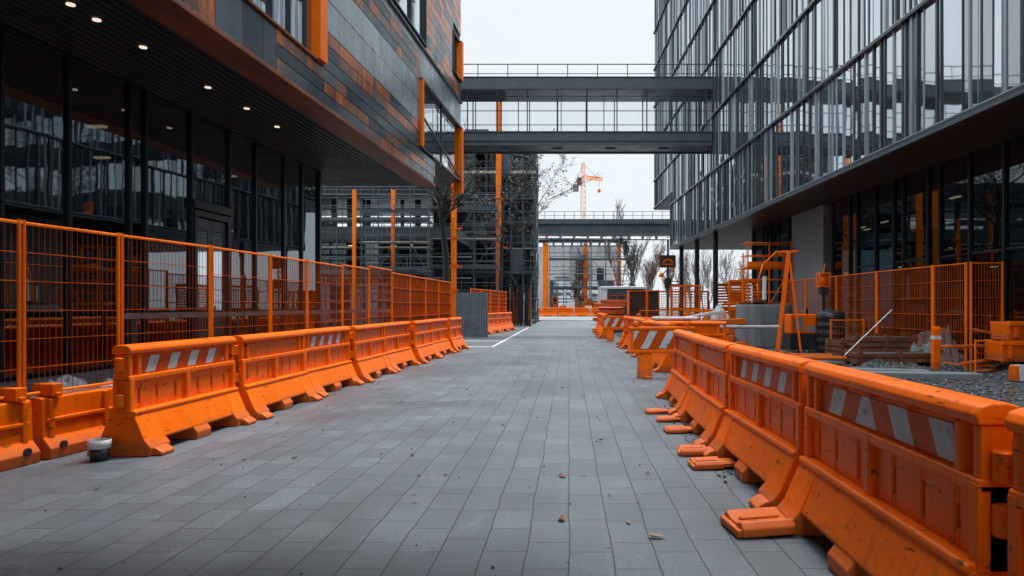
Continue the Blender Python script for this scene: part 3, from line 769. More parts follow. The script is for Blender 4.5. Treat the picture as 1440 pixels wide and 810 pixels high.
# ------------------------------------------------------------------ scaffolded building beyond the lane
SB = thing('scaffold_building', 'unfinished dark multi storey building wrapped in scaffolding at the street end', 'building', (-9.2, 57, 0), 0)
b = MB()
for zz in (3.6, 7.3, 11.0, 14.6): b.box(-.6, 6.2, 0, 14, zz, zz+.35)
b.build('floor_slab', M['concrete_dark'], SB)
b = MB(); b.box(-.6, 6.1, 13.5, 13.8, 0, 14.6); b.box(-.6, -.3, .5, 13.5, 0, 14.6); b.box(2.6, 2.8, 4, 13.5, 0, 14.6); b.build('core_wall', M['wall_dark'], SB)
rr = random.Random(3)
g = MB(); f = MB()
for s_, (z0, z1) in enumerate(((.05, 3.6), (3.95, 7.3), (7.65, 11.0), (11.35, 14.6))):
    x = -.5
    while x < 6.0:
        w = rr.choice((.8, 1.0, 1.3)); e = min(x+w, 6.1)
        if rr.random() < .68: g.quad((x, .6, z0), (e, .6+rr.uniform(-.01, .01), z0), (e, .6, z1), (x, .6, z1))
        f.box(x-.04, x+.04, .52, .62, z0, z1)
        if rr.random() < .6: f.box(x, e, .53, .6, z0+1.1, z0+1.16)
        x = e
    f.box(6.02, 6.12, .1, .62, z0, z1)
g.build('window_glazing', M['dark_glass'], SB); f.build('window_frame', M['metal_mid'], SB)
for x in (-.2, 1.5, 3.0, 4.6, 5.9):
    b = MB(); b.box(x-.16, x+.16, .1, .42, 0, 14.55); b.build('column', M['concrete_dark'], SB)
b = MB(); b.box(-.6, 6.2, -.05, .12, 14.95, 15.4); b.box(.4, 2.4, 3, 5, 14.95, 16.3); b.build('parapet', M['metal_mid'], SB)
def scaffold(name, label, loc, nx, dx, nz, dz, dy, r=.045, netted=(), z0=0):
    t = thing(name, label, 'scaffold', loc)
    f = MB(); H = nz*dz+z0; Wd = nx*dx
    for i in range(nx+1):
        for y in (0, dy):
            f.tube((i*dx+R.uniform(-.03, .03), y, 0), (i*dx, y, H+R.uniform(.5, 1.1)), r, n=5)
    for k_ in range(nz+1):
        zz = z0+k_*dz
        for y in (0, dy):
            if k_: f.tube((-.2, y, zz), (Wd+.2, y, zz), r, n=5)
            f.tube((-.1, y, zz+1.0), (Wd+.1, y, zz+1.0+R.uniform(-.02, .02)), r*.8, n=5)
            f.tube((-.1, y, zz+.5), (Wd+.1, y, zz+.5), r*.7, n=5)
        for i in range(nx+1): f.tube((i*dx, -.15, zz), (i*dx, dy+.15, zz), r*.8, n=5)
    for k_ in range(nz):
        i = (k_*2+1) % nx
        f.tube((i*dx, -.06, z0+k_*dz), ((i+1)*dx, -.06, z0+(k_+1)*dz), r*.8, n=5)
        if nx > 3: i = (i+2) % nx; f.tube(((i+1)*dx, -.06, z0+k_*dz), (i*dx, -.06, z0+(k_+1)*dz), r*.8, n=5)
    f.build('tube_frame', M['scaffold_tube'], t)
    for k_ in range(1, nz+1):
        d_ = MB()
        for i in range(nx):
            if R.random() < .88: d_.box(i*dx+.02, (i+1)*dx-.02, .06, dy-.06, z0+k_*dz+.03, z0+k_*dz+.08)
        d_.box(-.05, Wd+.05, -.075, -.045, z0+k_*dz+.05, z0+k_*dz+.25) if k_ % 2 == 0 else None
        d_.build('deck', M['timber'] if k_ % 3 == 0 else M['metal_mid'], t)
    for (i0, i1, k0, k1) in netted:
        s_ = MB(); s_.box(i0*dx, i1*dx, -.1, -.09, z0+k0*dz, z0+k1*dz); s_.build('screen_sheet', M['metal_mid'], t)
    return t
scaffold('scaffold', 'tall tube scaffold on the front of the unfinished building', (-9.4, 55.6, 0), 7, .97, 7, 1.95, 1.1, .034, ((0, 2, 5, 6), (4, 5, 6, 7), (0, 3, 3.4, 4), (5, 6, 2, 3)))
sd = scaffold('scaffold', 'tube scaffold on the street corner of the unfinished building', (-2.75, 55.8, 0), 4, 1.9, 7, 1.95, .9, .034, ((1, 2, 4, 5),)); sd.rotation_euler.z = math.pi/2
scaffold('scaffold', 'low tube scaffold around the planted corner behind the dark tree', (-9.3, 47.4, 0), 3, 1.5, 4, 1.95, 1.0, .028)
scaffold('scaffold', 'wide dark tube scaffold before the low open building behind the left orange columns', (-19.5, 45.4, 0), 9, 1.17, 5, 1.7, 1.2, .026)
scaffold('scaffold', 'second finer tube scaffold close behind the dark tree at the low building corner', (-12.6, 43.2, 0), 4, 1.0, 4, 1.75, .9, .024)
def orange_post(loc, h, w, label, top=False):
    t = thing('orange_post', label, 'post', loc, 0, 'tall orange posts at the unfinished building')
    b = MB(); b.box(-w, w, -w*.8, w*.8, 0, h); b.box(-w*1.5, w*1.5, -w*1.4, w*1.4, 0, .04)
    b.build('shaft', M['orange_metal'], t, bevel=.02)
    br_ = MB()
    for zz in (h*.34, h*.56, h*.8): br_.box(-w*1.25, w*1.25, -w*1.1, w*1.1, zz, zz+.14); br_.box(w, w*3.2, -.06, .06, zz+.02, zz+.12)
    br_.build('clamp', M['orange_old'], t)
    return t
orange_post((-5.42, 54.9, 0), 17.2, .20, 'tallest orange post, rising past the footbridge')
orange_post((-7.6, 47.0, 0), 11.5, .17, 'orange post beside the dark tree and clad building corner')
orange_post((-6.75, 41.5, 0), 6.6, .10, 'short thin orange post behind the dark tree trunk')

# low open structure seen beneath the left overhang
LO = thing('low_building', 'low dark open fronted building with three orange columns under the left overhang', 'building', (-20, 48, 0), 0)
b = MB(); b.box(-8, 12.3, 0, 10, 5.95, 6.75); b.box(-8, 12.3, -.12, 0, 5.9, 6.5); b.box(-8, 12.3, -.3, 10, 8.75, 9.9); b.build('slab', M['metal_mid'], LO)
b = MB(); b.box(-8, 12.3, -.42, -.31, 8.55, 9.9); b.build('roof_edge', M['metal_dark'], LO)
g = MB(); f = MB()
x = -8; 
while x < 12.2:
    e = min(x+1.15, 12.3)
    for z0, z1 in ((.1, 2.9), (3.1, 5.9)):
        if rr.random() < .75: g.quad((x, 1.2, z0), (e, 1.2, z0), (e, 1.2, z1), (x, 1.2, z1))
    f.box(x-.05, x+.05, 1.1, 1.25, 0, 5.9); f.box(x-.06+rr.uniform(0, .5), x+.06+.5, .8, 1.0, 6.75, 8.75) if rr.random() < .7 else None
    x = e
f.box(-8, 12.3, 1.1, 1.25, 2.9, 3.1)
for zz in (7.3, 7.9): f.box(-8, 12.3, .1, .16, zz, zz+.07)
g.build('glazing', M['dark_glass'], LO); f.build('frame', M['metal_dark'], LO)
b = MB(); b.box(-8, 12.3, 8, 8.3, 0, 5.9); b.box(9.9, 12.3, 6, 9.7, 6.75, 8.7); b.box(-2, 1, 7, 9, 6.75, 8.0); b.build('back_wall', M['wall_dark'], LO)
for x in (3.4, 6.45, 8.9):
    b = MB(); b.box(x-.11, x+.11, -3.2, -2.98, 0, 8.7); b.build('column', M['orange_metal'], LO, bevel=.02)
b = MB()
for zz in (4.65, 3.25): b.tube((-8, -.6, zz), (13.5, -.6, zz), .05, n=6)
for k_ in range(8): b.tube((-7+k_*2.7, -.6, 0), (-7+k_*2.7, -.6, 4.65), .045, n=6)
b.build('guard_rail', M['metal_light'], LO)
for k_ in range(9):
    f = MB(); f.box(-.2, .2, -.05, .05, 0, .06); f.build('lamp', M['lamp_dim'], LO, loc=(-2+k_*1.55, rr.uniform(1.8, 5), rr.choice((5.7, 2.75, 5.7))))

# building behind the far bridge: canopy on orange columns
CB = thing('canopy_building', 'pale half clad hall with orange columns under a slatted canopy at the street end', 'building', (-3.2, 100, 0), 0)
b = MB(); b.box(-4, 10.3, 2.2, 2.4, 0, 9.9); b.build('pale_wall', M['net'], CB)
b = MB(); b.box(1.2, 3.3, 2.0, 2.2, 5.6, 10); b.box(6.6, 10, 2.0, 2.2, 3.5, 8.3); b.box(.4, 10, 2.0, 2.2, 0, 1.1); b.build('light_panel', M['white_sheet'], CB)
b = MB(); b.box(4.2, 5.9, 1.7, 1.95, 5.3, 8.2); b.box(4.5, 5.9, 1.72, 1.95, 3.6, 5.2); b.box(7.2, 8.2, 1.9, 2.0, 3.8, 6.8); b.build('dark_opening', M['wall_dark'], CB)
b = MB()
for k_ in range(9): b.box(-.4+k_*1.3, -.1+k_*1.3, -2.6, 2.2, 10.1, 10.35)
b.box(-4, 10.4, -2.8, -2.6, 10.0, 10.5); b.box(-4, 10.4, .5, .7, 10.35, 10.6); b.build('canopy', M['metal_dark'], CB)
for x, w, z0 in ((.0, .38, 0), (5.5, .28, 0), (10.1, .3, 0)):
    b = MB(); b.box(x-w, x+w, -2.4, -1.9, z0, 10.0); b.build('column', M['orange_metal'], CB, bevel=.03)
g = MB(); f = MB(); x = .5
while x < 9.7:
    e = min(x+1.15, 9.8); g.quad((x, 1.5, .2), (e, 1.5+rr.uniform(-.02, .02), .2), (e, 1.5, 4.9), (x, 1.5, 4.9)); f.box(x-.05, x+.05, 1.42, 1.58, 0, 5.0)
    f.box(x, e, 1.43, 1.57, 2.3, 2.42); x = e
f.box(.4, 9.8, 1.43, 1.57, 4.9, 5.05)
g.build('glazing', M['window_glass'], CB); f.build('glazing_frame', M['metal_light'], CB)
b = MB()
for k_ in range(12):
    x = rr.uniform(.6, 9); b.box(x, x+rr.uniform(.3, .8), .2, .7, rr.uniform(.2, 2.2), rr.uniform(2.3, 2.9)) if k_ % 3 else b.box(x, x+.9, .1, .6, 0, 1.4)
b.build('orange_boarding', M['orange_old'], CB)

scaffold('scaffold', 'pale tube scaffold in front of the far hall under the canopy', (-2.6, 96.0, 0), 6, 1.9, 5, 1.9, 1.0, .035)
for i in range(9):
    x = -2+1.15*i
    b = MB(); b.box(-.45, .45, -.05, .05, 0, .9+.5*(i % 3)); b.box(-.5, .5, -.07, .07, .8, .9); o = b.build('hoarding_board', M['orange_old' if i % 2 else 'white_sheet']); o.location = (x, 94.6+.2*(i % 2), 0)
    tag(o, ['white', 'orange'][i % 2]+' hoarding board among those behind the far orange barriers', 'hoarding', ['white', 'orange'][i % 2]+' hoarding boards behind the far barriers')
# ------------------------------------------------------------------ tower crane
TC = thing('tower_crane', 'orange lattice tower crane far off against the white sky', 'crane', (4.4, 220, 0), 0)
def lattice(mb, p, q, w, n, r):
    p, q = Vector(p), Vector(q); d = (q-p).normalized(); u = d.cross(Vector((0, 1, 0)) if abs(d.y) < .8 else Vector((1, 0, 0))).normalized(); v = d.cross(u)
    cs_ = [u*a*w+v*c*w for a, c in ((-1,-1),(1,-1),(1,1),(-1,1))]
    for c in cs_: mb.tube(p+c, q+c, r, n=4)
    for i in range(n):
        a = p+(q-p)*i/n; e = p+(q-p)*(i+1)/n
        for k_ in range(4):
            mb.tube(a+cs_[k_], e+cs_[(k_+1) % 4], r*.7, n=4); mb.tube(e+cs_[k_], e+cs_[(k_+1) % 4], r*.7, n=4)
b = MB(); lattice(b, (0,0,0), (0,0,38.5), .7, 22, .085); b.build('mast', M['crane_paint'], TC)
b = MB(); lattice(b, (0,0,38.5), (.0,0,45.5), .45, 5, .10); b.build('mast_head', M['crane_paint'], TC)
b = MB(); lattice(b, (.5,-1,41), (4.6, -20, 37.0), .5, 14, .09); b.build('jib', M['crane_paint'], TC)
b = MB(); lattice(b, (-.4,0,40), (-2.2, 7, 40), .5, 5, .09); b.build('counter_jib', M['crane_paint'], TC)
b = MB(); b.box(-3.2, -1.3, 5, 7, 37.8, 39.9); b.build('counterweight', M['concrete'], TC)
b = MB(); b.box(-1.9, -.6, -1.8, .2, 38.6, 40.8); b.build('cab', M['metal_mid'], TC, bevel=.1)
b = MB(); b.tube((0, 0, 45.4), (3.6, -15, 38.4), .06, n=4); b.tube((0, 0, 45.4), (-2.2, 7, 40.4), .06, n=4); b.tube((4.2, -18, 37), (4.2, -18, 34.5), .05, n=4); b.build('cable', M['metal_dark'], TC)
b = MB(); b.box(3.8, 4.6, -18.3, -17.7, 33.6, 34.5); b.build('hook_block', M['orange_old'], TC, bevel=.08)

# ------------------------------------------------------------------ trees
def tree(name, label, loc, h, spread, seed, r0=.12, leaf=.0, leafn=0, bark='bark', leafm='leaf_dark', first=.3, depth=4, group=None, lean=(0, 0), up=.25, nb=(3, 4), twigr=.008):
    t = thing(name, label, 'tree', loc, 0, group); r = random.Random(seed)
    tr = MB(); cr = MB(); tips = []
    def limb(p, d, ln, rd, lv):
        n = 4 if lv < 2 else 3; q = p
        for i in range(n):
            d = (d+Vector((r.uniform(-1, 1), r.uniform(-1, 1), r.uniform(-.5, .8)))*(.16+.05*lv)).normalized()
            if lv > 0: d = (d+Vector((0, 0, up*.25))).normalized()
            e = q+d*(ln/n); ra = rd*(1-.62*i/n); rb = rd*(1-.62*(i+1)/n)
            (tr if lv < 2 else cr).tube(q, e, max(ra, twigr), max(rb, twigr), n=6 if lv == 0 else 4 if lv < 2 else 3, cap=False)
            if lv < depth and (lv > 0 or i >= n*first-.01):
                for _ in range(r.randint(*nb) if lv < depth-1 else r.randint(2, 3)):
                    a = r.uniform(0, 6.283); side = Vector((math.cos(a), math.sin(a), 0))*spread
                    nd = (d*.55+side*r.uniform(.5, 1.)+Vector((0, 0, up*r.uniform(.2, 1.4)))).normalized()
                    limb(q+(e-q)*r.random(), nd, ln*r.uniform(.34, .62), rb*.62, lv+1)
            if lv >= depth-1: tips.append((q, e))
            q = e
    limb(Vector((0, 0, -.05)), Vector((lean[0], lean[1], 1)).normalized(), h*.72, r0, 0)
    for _ in range(leafn):
        q, e = r.choice(tips); c = q+(e-q)*r.random()+Vector([r.uniform(-1, 1)*leaf*1.6 for _ in range(3)])
        u = Vector([r.uniform(-1, 1) for _ in range(3)]).normalized(); v = u.orthogonal().normalized(); s_ = leaf*r.uniform(.5, 1.2)
        cr.add([c-u*s_, c+v*s_*.55, c+u*s_, c-v*s_*.55], [(0, 1, 2, 3)], 1)
    tr.build('trunk', M[bark], t, smooth=True); cr.build('crown', [M[bark], M[leafm]], t)
    return t
tree('leafless_tree', 'dark leafless tree between the clad building and the scaffolding', (-6.55, 38.2, 0), 11.5, 1.0, 11, .24, .06, 500, first=.3, depth=4, up=.12, nb=(1, 3), twigr=.010)
tree('sparse_tree', 'sparse dark leaved tree reaching past the scaffold into the sky', (-5.2, 50.5, 0), 13.0, .95, 23, .17, .10, 1100, first=.4, depth=4, up=.15, lean=(.02, 0), nb=(1, 3), twigr=.009)
TG = 'bare autumn trees beyond the site'
tree('autumn_tree', 'brown leaved autumn tree right of the pale hall', (8.0, 84, 0), 9.6, .75, 31, .14, .12, 700, 'pale_bark', 'leaf_dark', .25, 4, TG, up=.6, nb=(1, 3), twigr=.013)
tree('autumn_tree', 'orange brown thin tree between the brown leaved tree and the sign', (10.2, 86, 0), 8.2, .7, 32, .12, .12, 500, 'pale_bark', 'leaf_brown', .25, 4, TG, up=.6, nb=(1, 3), twigr=.013)
tree('autumn_tree', 'thin pale tree close to the orange column of the pale hall', (6.1, 88, 0), 9.0, .6, 33, .11, .10, 200, 'pale_bark', 'leaf_pale', .25, 4, TG, up=.7, nb=(1, 2), twigr=.012)
for i, (x, y, h, s_) in enumerate(((13.4, 96, 7.5, 41), (15.8, 93, 8.2, 42), (18.5, 97, 7.2, 43), (21.2, 94, 8.6, 44), (24.5, 98, 7.5, 45), (16.9, 110, 8.4, 46), (23, 116, 8.8, 47), (12, 108, 7.2, 48))):
    tree('autumn_tree', 'pale bare tree in the thin row seen between the two dark columns', (x, y, 0), h, .8, s_, .11, .11, 220, 'pale_bark', 'leaf_pale' if i % 2 else 'leaf_brown', .2, 3, TG, up=.7, nb=(2, 3), twigr=.012)
tree('autumn_tree', 'small reddish tree in front of the pale hall', (1.6, 97.5, 0), 7.0, .9, 51, .10, .12, 350, 'pale_bark', 'leaf_brown', .25, 4, TG, up=.4, nb=(1, 3), twigr=.012)

# ------------------------------------------------------------------ site clutter on the right
def barricade(loc, rz, label, w, group=None, legs=True):
    t = thing('barricade', label, 'barricade', loc, rz, group)
    b = MB(); b.box(-w/2, w/2, -.05, .05, .52, .95); b.box(-w/2-.02, w/2+.02, -.07, .07, .93, .99); b.box(-w/2-.02, w/2+.02, -.07, .07, .48, .54); b.build('board', M['orange'], t, bevel=.012)
    p = MB(); p.box(-w/2+.05, w/2-.05, -.062, -.052, .57, .91); p.build('striped_panel', M['stripe'], t)
    for x in (-w/2+.28, w/2-.28):
        l = MB(); l.prism([(-.10, .10), (-.13, 0), (.13, 0), (.10, .10), (.05, .48), (-.05, .48)], x-.13, x+.13); l.prism([(-.34, 0), (-.34, .05), (.34, .05), (.34, 0)], x-.06, x+.06)
        l.build('leg', M['orange'], t, bevel=.012)
    for x in (-w/2+.1, w/2-.12):
        k_ = MB(); k_.lathe([(0, 0), (.06, 0), (.07, .03), (.055, .1), (0, .11)], 12, mat=rotm((x, 0, .99))); k_.build('end_cap', M['orange_old'], t, smooth=True)
    return t
barricade((1.82, 13.9, 0), .12, 'striped orange barricade turned across, at the end of the near right row', 1.25)
barricade((2.12, 28.2, 0), -.15, 'distant striped orange barricade before the stacked boards', 1.5)
for i, (x, d, a_) in enumerate(((2.1, 15.9, .06), (2.12, 18.1, -.05), (2.05, 20.3, .04), (2.1, 22.5, .1), (2.0, 24.8, -.06))):
    dup(bs if i in (1, 4) else bp, (x, d, 0), -math.pi/2+a_, ['plain barrier in line right behind the turned barricade', 'nearer striped barrier in line beyond the turned barricade', 'plain barrier between the two striped ones beyond the turned barricade', 'plain skewed barrier beside the plank pile, before the farther striped one', 'farther striped barrier in line, just before the distant barricade'][i], RG)
for i, d in enumerate((31.2, 33.6, 36.2)):
    dup(bp, (1.55+.04*i, d, 0), -math.pi/2+.04*i, ['nearest of the distant right barriers behind the far barricade', 'middle of the distant right barriers behind the far barricade', 'last of the distant right barriers, before the street end'][i], RG)
dup(bp, (2.75, 17.0, 0), -.3, 'plain barrier lying askew behind the turned barricade', RG)
dup(bp, (3.1, 22.5, 0), .2, 'plain barrier before the pile of orange planks', RG)
def plank(loc, ln, rz, tilt, mat, label, group, w=.12, h=.09, name='plank'):
    b = MB(); b.box(-ln/2, ln/2, -w, w, -h, h); b.box(-ln/2+.1, -ln/2+.16, -w-.006, w+.006, -h-.006, h+.006); b.box(ln/2-.16, ln/2-.1, -w-.006, w+.006, -h-.006, h+.006)
    o = b.build(name, M[mat], bevel=.015); o.location = loc; o.rotation_euler = (R.uniform(-.1, .1), tilt, rz); return tag(o, label, 'plank' if name == 'plank' else name.replace('_', ' '), group)
for i in range(16):
    lv = i//4
    plank((3.4+R.uniform(-.3, .4), 20.3+R.uniform(-.9, 1.1), .1+.2*lv), R.uniform(1.8, 2.6), R.uniform(-.45, .35), R.uniform(-.03, .03), 'orange' if i % 3 else 'orange_old', 'orange plank in the untidy pile behind the turned barricade', 'pile of orange planks')
plank((3.8, 19.6, .92), 2.2, .12, -.05, 'orange', 'long orange beam topping the pile and pointing at the concrete rings', None, .1, .08, 'beam')
plank((2.6, 17.4, 1.1), 1.1, .1, 0, 'white_plastic', 'short white board lying on the barrier behind the barricade', None, .16, .03, 'board')
plank((4.0, 23.5, 1.02), 2.6, .35, -.16, 'white_plastic', 'pale slanted pole board above the orange plank pile', None, .07, .05, 'board')
plank((4.3, 18.0, .86), 1.8, .05, 0, 'white_sheet', 'grey sheet board flat before the concrete rings', None, .4, .03, 'board')
for i in range(9):
    plank((2.25+R.uniform(-.2, .25), 38+R.uniform(-.5, .5), .1+.19*i), R.uniform(1.3, 2.1), R.uniform(-.25, .25), 0, 'orange', 'orange board in the tall stack at the far right kerb', 'stack of orange boards', .3, .08)
for i in range(8):
    plank((3.2+R.uniform(-.2, 1.2), 33.5+R.uniform(-1, 1), .1+.17*(i//2)), R.uniform(1.5, 2.4), R.uniform(-.5, .5), 0, 'orange_old' if i % 2 else 'orange', 'orange board in the low heap behind the distant barricade', 'low heap of orange boards', .16, .08)
# concrete rings, one on the other
def ring(loc, label):
    o = MB().lathe([(.72, 0), (.9, 0), (.9, .05), (.915, .06), (.915, .66), (.9, .67), (.9, .72), (.72, .72)], 40, closed=True).build('concrete_ring', M['ring'], bevel=.012)
    o.location = loc; return tag(o, label, 'concrete ring')
ring((6.55, 24.0, .0), 'lower of the two stacked concrete well rings'); ring((6.57, 24.02, .725), 'upper of the two stacked concrete well rings, with pump hoses')
pp = thing('pump_frame', 'orange hoses and pump frame standing on the upper concrete ring', 'pump frame', (6.5, 24, 1.445))
b = MB(); b.box(-.75, .75, -.06, .06, 0, .07); b.box(-.3, .1, -.25, .25, .07, .16); b.build('crossbar', M['rust'], pp)
b = MB(); pts = [Vector((-.1, 0, .1)), Vector((-.14, 0, .7)), Vector((.05, 0, 1.35)), Vector((.5, .1, 1.75)), Vector((.9, .2, 1.6))]
for a, c in zip(pts, pts[1:]): b.tube(a, c, .028, n=7)
b.build('hose', M['orange_metal'], pp, smooth=True)
b = MB(); b.tube((-.32, 0, .07), (-.32, 0, .65), .03); b.tube((.12, .1, .07), (.14, .1, .95), .075, n=8); b.build('riser', M['white_plastic'], pp)
# orange trestle ladder
TL = thing('step_ladder', 'tall orange trestle ladder in front of the concrete rings', 'ladder', (6.2, 20.6, 0), -.30)
def rail_(mb, p, q, w=.05, d=.035):
    p, q = Vector(p), Vector(q); mb.tube(p, q, w, n=4)
for sx, nm in ((-1, 'front_frame'), (1, 'rear_frame')):
    b = MB()
    for y in (-.22, .22):
        rail_(b, (-.16 if sx < 0 else .50, y*1.25, 0), (.16, y, 2.95), .085 if sx < 0 else .04)
    for k_ in range(1, 9):
        f_ = k_/9; x = (-.16 if sx < 0 else .50)*(1-f_)+.16*f_; yy = .22*1.25*(1-f_)+.22*f_
        b.tube((x, -yy, 2.85*f_), (x, yy, 2.85*f_), .03, n=6)
    b.build(nm, M['orange'], TL)
b = MB(); b.box(-.2, .42, -.2, .2, 2.92, 2.98); b.build('top_plate', M['orange_old'], TL, bevel=.01)
# dark tank, generator, work lamp
TK = thing('water_tank', 'black ribbed upright tank beside the generator', 'tank', (9.0-.15, 25.2, 0))
TK.location = (7.72, 21.0, 0); TK.scale = (.85, .85, .95)
b = MB(); prof = [(0, 0), (.46, 0)]
for k_ in range(5): prof += [(.48, .08+k_*.24), (.48, .2+k_*.24), (.465, .22+k_*.24), (.465, .3+k_*.24)]
prof += [(.44, 1.27), (.2, 1.33), (0, 1.33)]
b.lathe(prof, 28); b.build('tank_body', M['black_plastic'], TK, smooth=True)
b = MB(); b.lathe([(0, 1.33), (.15, 1.33), (.15, 1.4), (0, 1.4)], 16); b.build('lid', M['metal_mid'], TK)
GN = thing('generator', 'orange and black generator set left of the black tank', 'generator', (7.0, 21.5, 0), .05)
b = MB(); b.box(-.42, .42, -.3, .3, .08, .55); b.build('skid_base', M['black_plastic'], GN, bevel=.02)
b = MB(); b.box(-.40, .40, -.29, .29, .56, 1.15); b.build('canopy', M['orange'], GN, bevel=.04)
b = MB(); b.box(-.34, -.02, -.3, -.292, .66, 1.05); b.box(.08, .34, -.3, -.292, .62, .8); b.build('vent_panel', M['concrete'], GN)
b = MB(); b.tube((.2, 0, 1.15), (.2, 0, 1.32), .04, n=8); b.build('exhaust', M['metal_dark'], GN)
WL = thing('signal_lamp', 'orange caged signal lamp on a black stand above the tank', 'lamp', (7.98, 22.3, 0))
b = MB(); b.tube((0, 0, 0), (0, 0, 1.75), .045, n=8); b.box(-.2, .2, -.2, .2, 0, .06); b.build('stand', M['black_plastic'], WL)
b = MB(); b.box(-.12, .12, -.12, .12, 1.75, 1.98); b.build('battery_box', M['black_plastic'], WL, bevel=.02)
b = MB(); b.box(-.17, .17, -.15, .15, 1.98, 2.02); b.box(-.17, .17, -.15, .15, 2.4, 2.44)
for x in (-.155, .155):
    for y in (-.135, .135): b.box(x-.02, x+.02, y-.02, y+.02, 2.02, 2.4)
b.build('lamp_cage', M['orange_metal'], WL)
b = MB(); b.lathe([(0, 2.03), (.1, 2.03), (.11, 2.2), (.07, 2.36), (0, 2.38)], 14); b.build('lens', M['orange'], WL, smooth=True)
b = MB(); b.tube((0, 0, 2.44), (.06, 0, 2.72), .02); b.build('hook', M['orange_metal'], WL)
# rusty crates of bricks / forms
def crate(loc, rz, w, dpt, h, label, mat='rust'):
    t = thing('crate', label, 'crate', loc, rz, 'rusty crates before the right glazed base')
    b = MB(); n = max(2, int(h/.16))
    for i in range(n):
        z0 = .1+(h-.1)*i/n; z1 = z0+(h-.1)/n-.03
        b.box(-w/2, w/2, -dpt/2, -dpt/2+.03, z0, z1); b.box(-w/2, w/2, dpt/2-.03, dpt/2, z0, z1); b.box(-w/2, -w/2+.03, -dpt/2+.03, dpt/2-.03, z0, z1); b.box(w/2-.03, w/2, -dpt/2+.03, dpt/2-.03, z0, z1)
    b.build('slat_side', M[mat], t)
    for x in (-w/2+.06, 0, w/2-.06):
        for y in (-dpt/2+.04, dpt/2-.04):
            b = MB(); b.box(x-.04, x+.04, y-.07, y+.07, 0, h+.03); b.build('corner_post', M['rust'], t)
    b = MB(); b.box(-w/2+.05, w/2-.05, -dpt/2+.05, dpt/2-.05, .09, h-.04); b.build('load', M['concrete_dark'] if mat == 'rust' else M['orange_old'], t, bevel=.03)
    return t
crate((7.55, 16.6, 0), .08, 2.0, .7, .34, 'long rusty crate nearest the orange marker post')
crate((7.85, 17.9, 0), -.06, 1.5, .8, .66, 'tall rusty slatted crate behind the long one')
crate((7.35, 18.6, 0), .2, 1.0, .7, .5, 'rusty crate with grey load behind the white rope')
MP = thing('marker_post', 'short thick orange marker post on the gravel', 'post', (8.1, 15.7, 0), 0)
b = MB(); b.box(-.075, .075, -.075, .075, 0, .88); b.prism([(-.075, .88), (.075, .88), (.03, .95), (-.03, .95)], -.075, .075); b.build('shaft', M['orange'], MP, bevel=.01)
b = MB(); b.box(-.079, .079, -.079, .079, .66, .74); b.build('band', M['white_plastic'], MP)
b = MB(); b.tube((5.9, 15.2, .35), (7.9, 17.4, 1.30), .014, n=6); tag(b.build('rope', M['white_plastic']), 'taut white rope running diagonally up to the mesh fence', 'rope')
BN = lambda loc, rz, label, s_=1: None
def bin_box(loc, rz, label, w, dpt, h):
    t = thing('storage_bin', label, 'bin', loc, rz, 'orange bins at the right edge')
    b = MB(); b.prism([(-dpt/2*.9, 0), (-dpt/2, h), (-dpt/2+.05, h), (-dpt/2*.9+.05, .05), (dpt/2*.9-.05, .05), (dpt/2-.05, h), (dpt/2, h), (dpt/2*.9, 0)], -w/2, w/2)
    b.box(-w/2, -w/2+.04, -dpt/2*.88, dpt/2*.88, .05, h-.01); b.box(w/2-.04, w/2, -dpt/2*.88, dpt/2*.88, .05, h-.01); b.build('shell', M['orange_old'], t, bevel=.012)
    b = MB(); b.box(-w/2-.04, w/2+.04, -dpt/2-.04, -dpt/2+.03, h-.08, h+.01)
    for x in (-w/2+.12, 0, w/2-.12): b.box(x-.04, x+.04, -dpt/2-.03, -dpt/2+.06, .06, h-.09)
    b.build('rim', M['orange'], t, bevel=.01)
    b = MB(); b.box(-w/2+.06, w/2-.06, -dpt/2+.09, dpt/2-.09, h*.5, h*.85); b.build('contents', M['rust'], t, bevel=.04); return t
def lumps(name, label, cat, loc, sx, sy, h, mat, seed, n=26, kind=None, rough=.5):
    m = MB(); r = random.Random(seed); off = Vector((r.uniform(0, 50), r.uniform(0, 50), 0)); vs = []
    for j in range(n+1):
        for i in range(n+1):
            x = -1+2*i/n; y = -1+2*j/n; d = max(0, 1-(x*x+y*y)); q = Vector((x*2.2, y*2.2, 0))+off
            zz = h*(d**.7)*(.55+rough*noise.noise(q)+rough*.6*noise.noise(q*2.7)+rough*.4*noise.noise(q*6))
            vs.append((x*sx, y*sy, max(zz, -.02) if d > 0 else -.02))
    m.add(vs, [(j*(n+1)+i, j*(n+1)+i+1, (j+1)*(n+1)+i+1, (j+1)*(n+1)+i) for j in range(n) for i in range(n)])
    o = m.build(name, M[mat]); o.location = loc; return tag(o, label, cat, kind=kind)
lumps('rubble_heap', 'dark rubble heap under the orange bins at the right edge', 'rubble heap', (9.3, 14.0, -.01), .95, 1.1, .55, 'gravel', 61)
bin_box((8.95, 14.0, .32), -.05, 'lower orange bin resting on the rubble heap at the right edge', 1.15, .7, .4)
bin_box((8.97, 14.05, .73), .06, 'upper orange bin stacked on the one at the right edge', .95, .6, .36)
lumps('rubble_heap', 'pale rubble heap behind the fence at the right edge', 'rubble heap', (8.8, 17.2, -.01), .55, 1.2, 1.15, 'ring', 62)
for i, (px, py, d) in enumerate(((1383, 455, 14.7), (1352, 448, 15.1), (1400, 440, 15.0))):
    p = W(px, py, d)
    plank((min(p.x, 8.95), d-.2, .3+.25*i), 1.1, R.uniform(-.5, .5), .2*(i-1), 'orange_old', ['rusty orange board leaning by the gate posts', 'orange board lying against the fence foot at the right', 'orange board on the rubble beside the bins'][i], 'loose boards by the right fence', .1, .03)
SBk = thing('striped_block', 'white and orange striped block at the right edge of the gravel', 'barrier block', (8.65, 13.2, 0), .1)
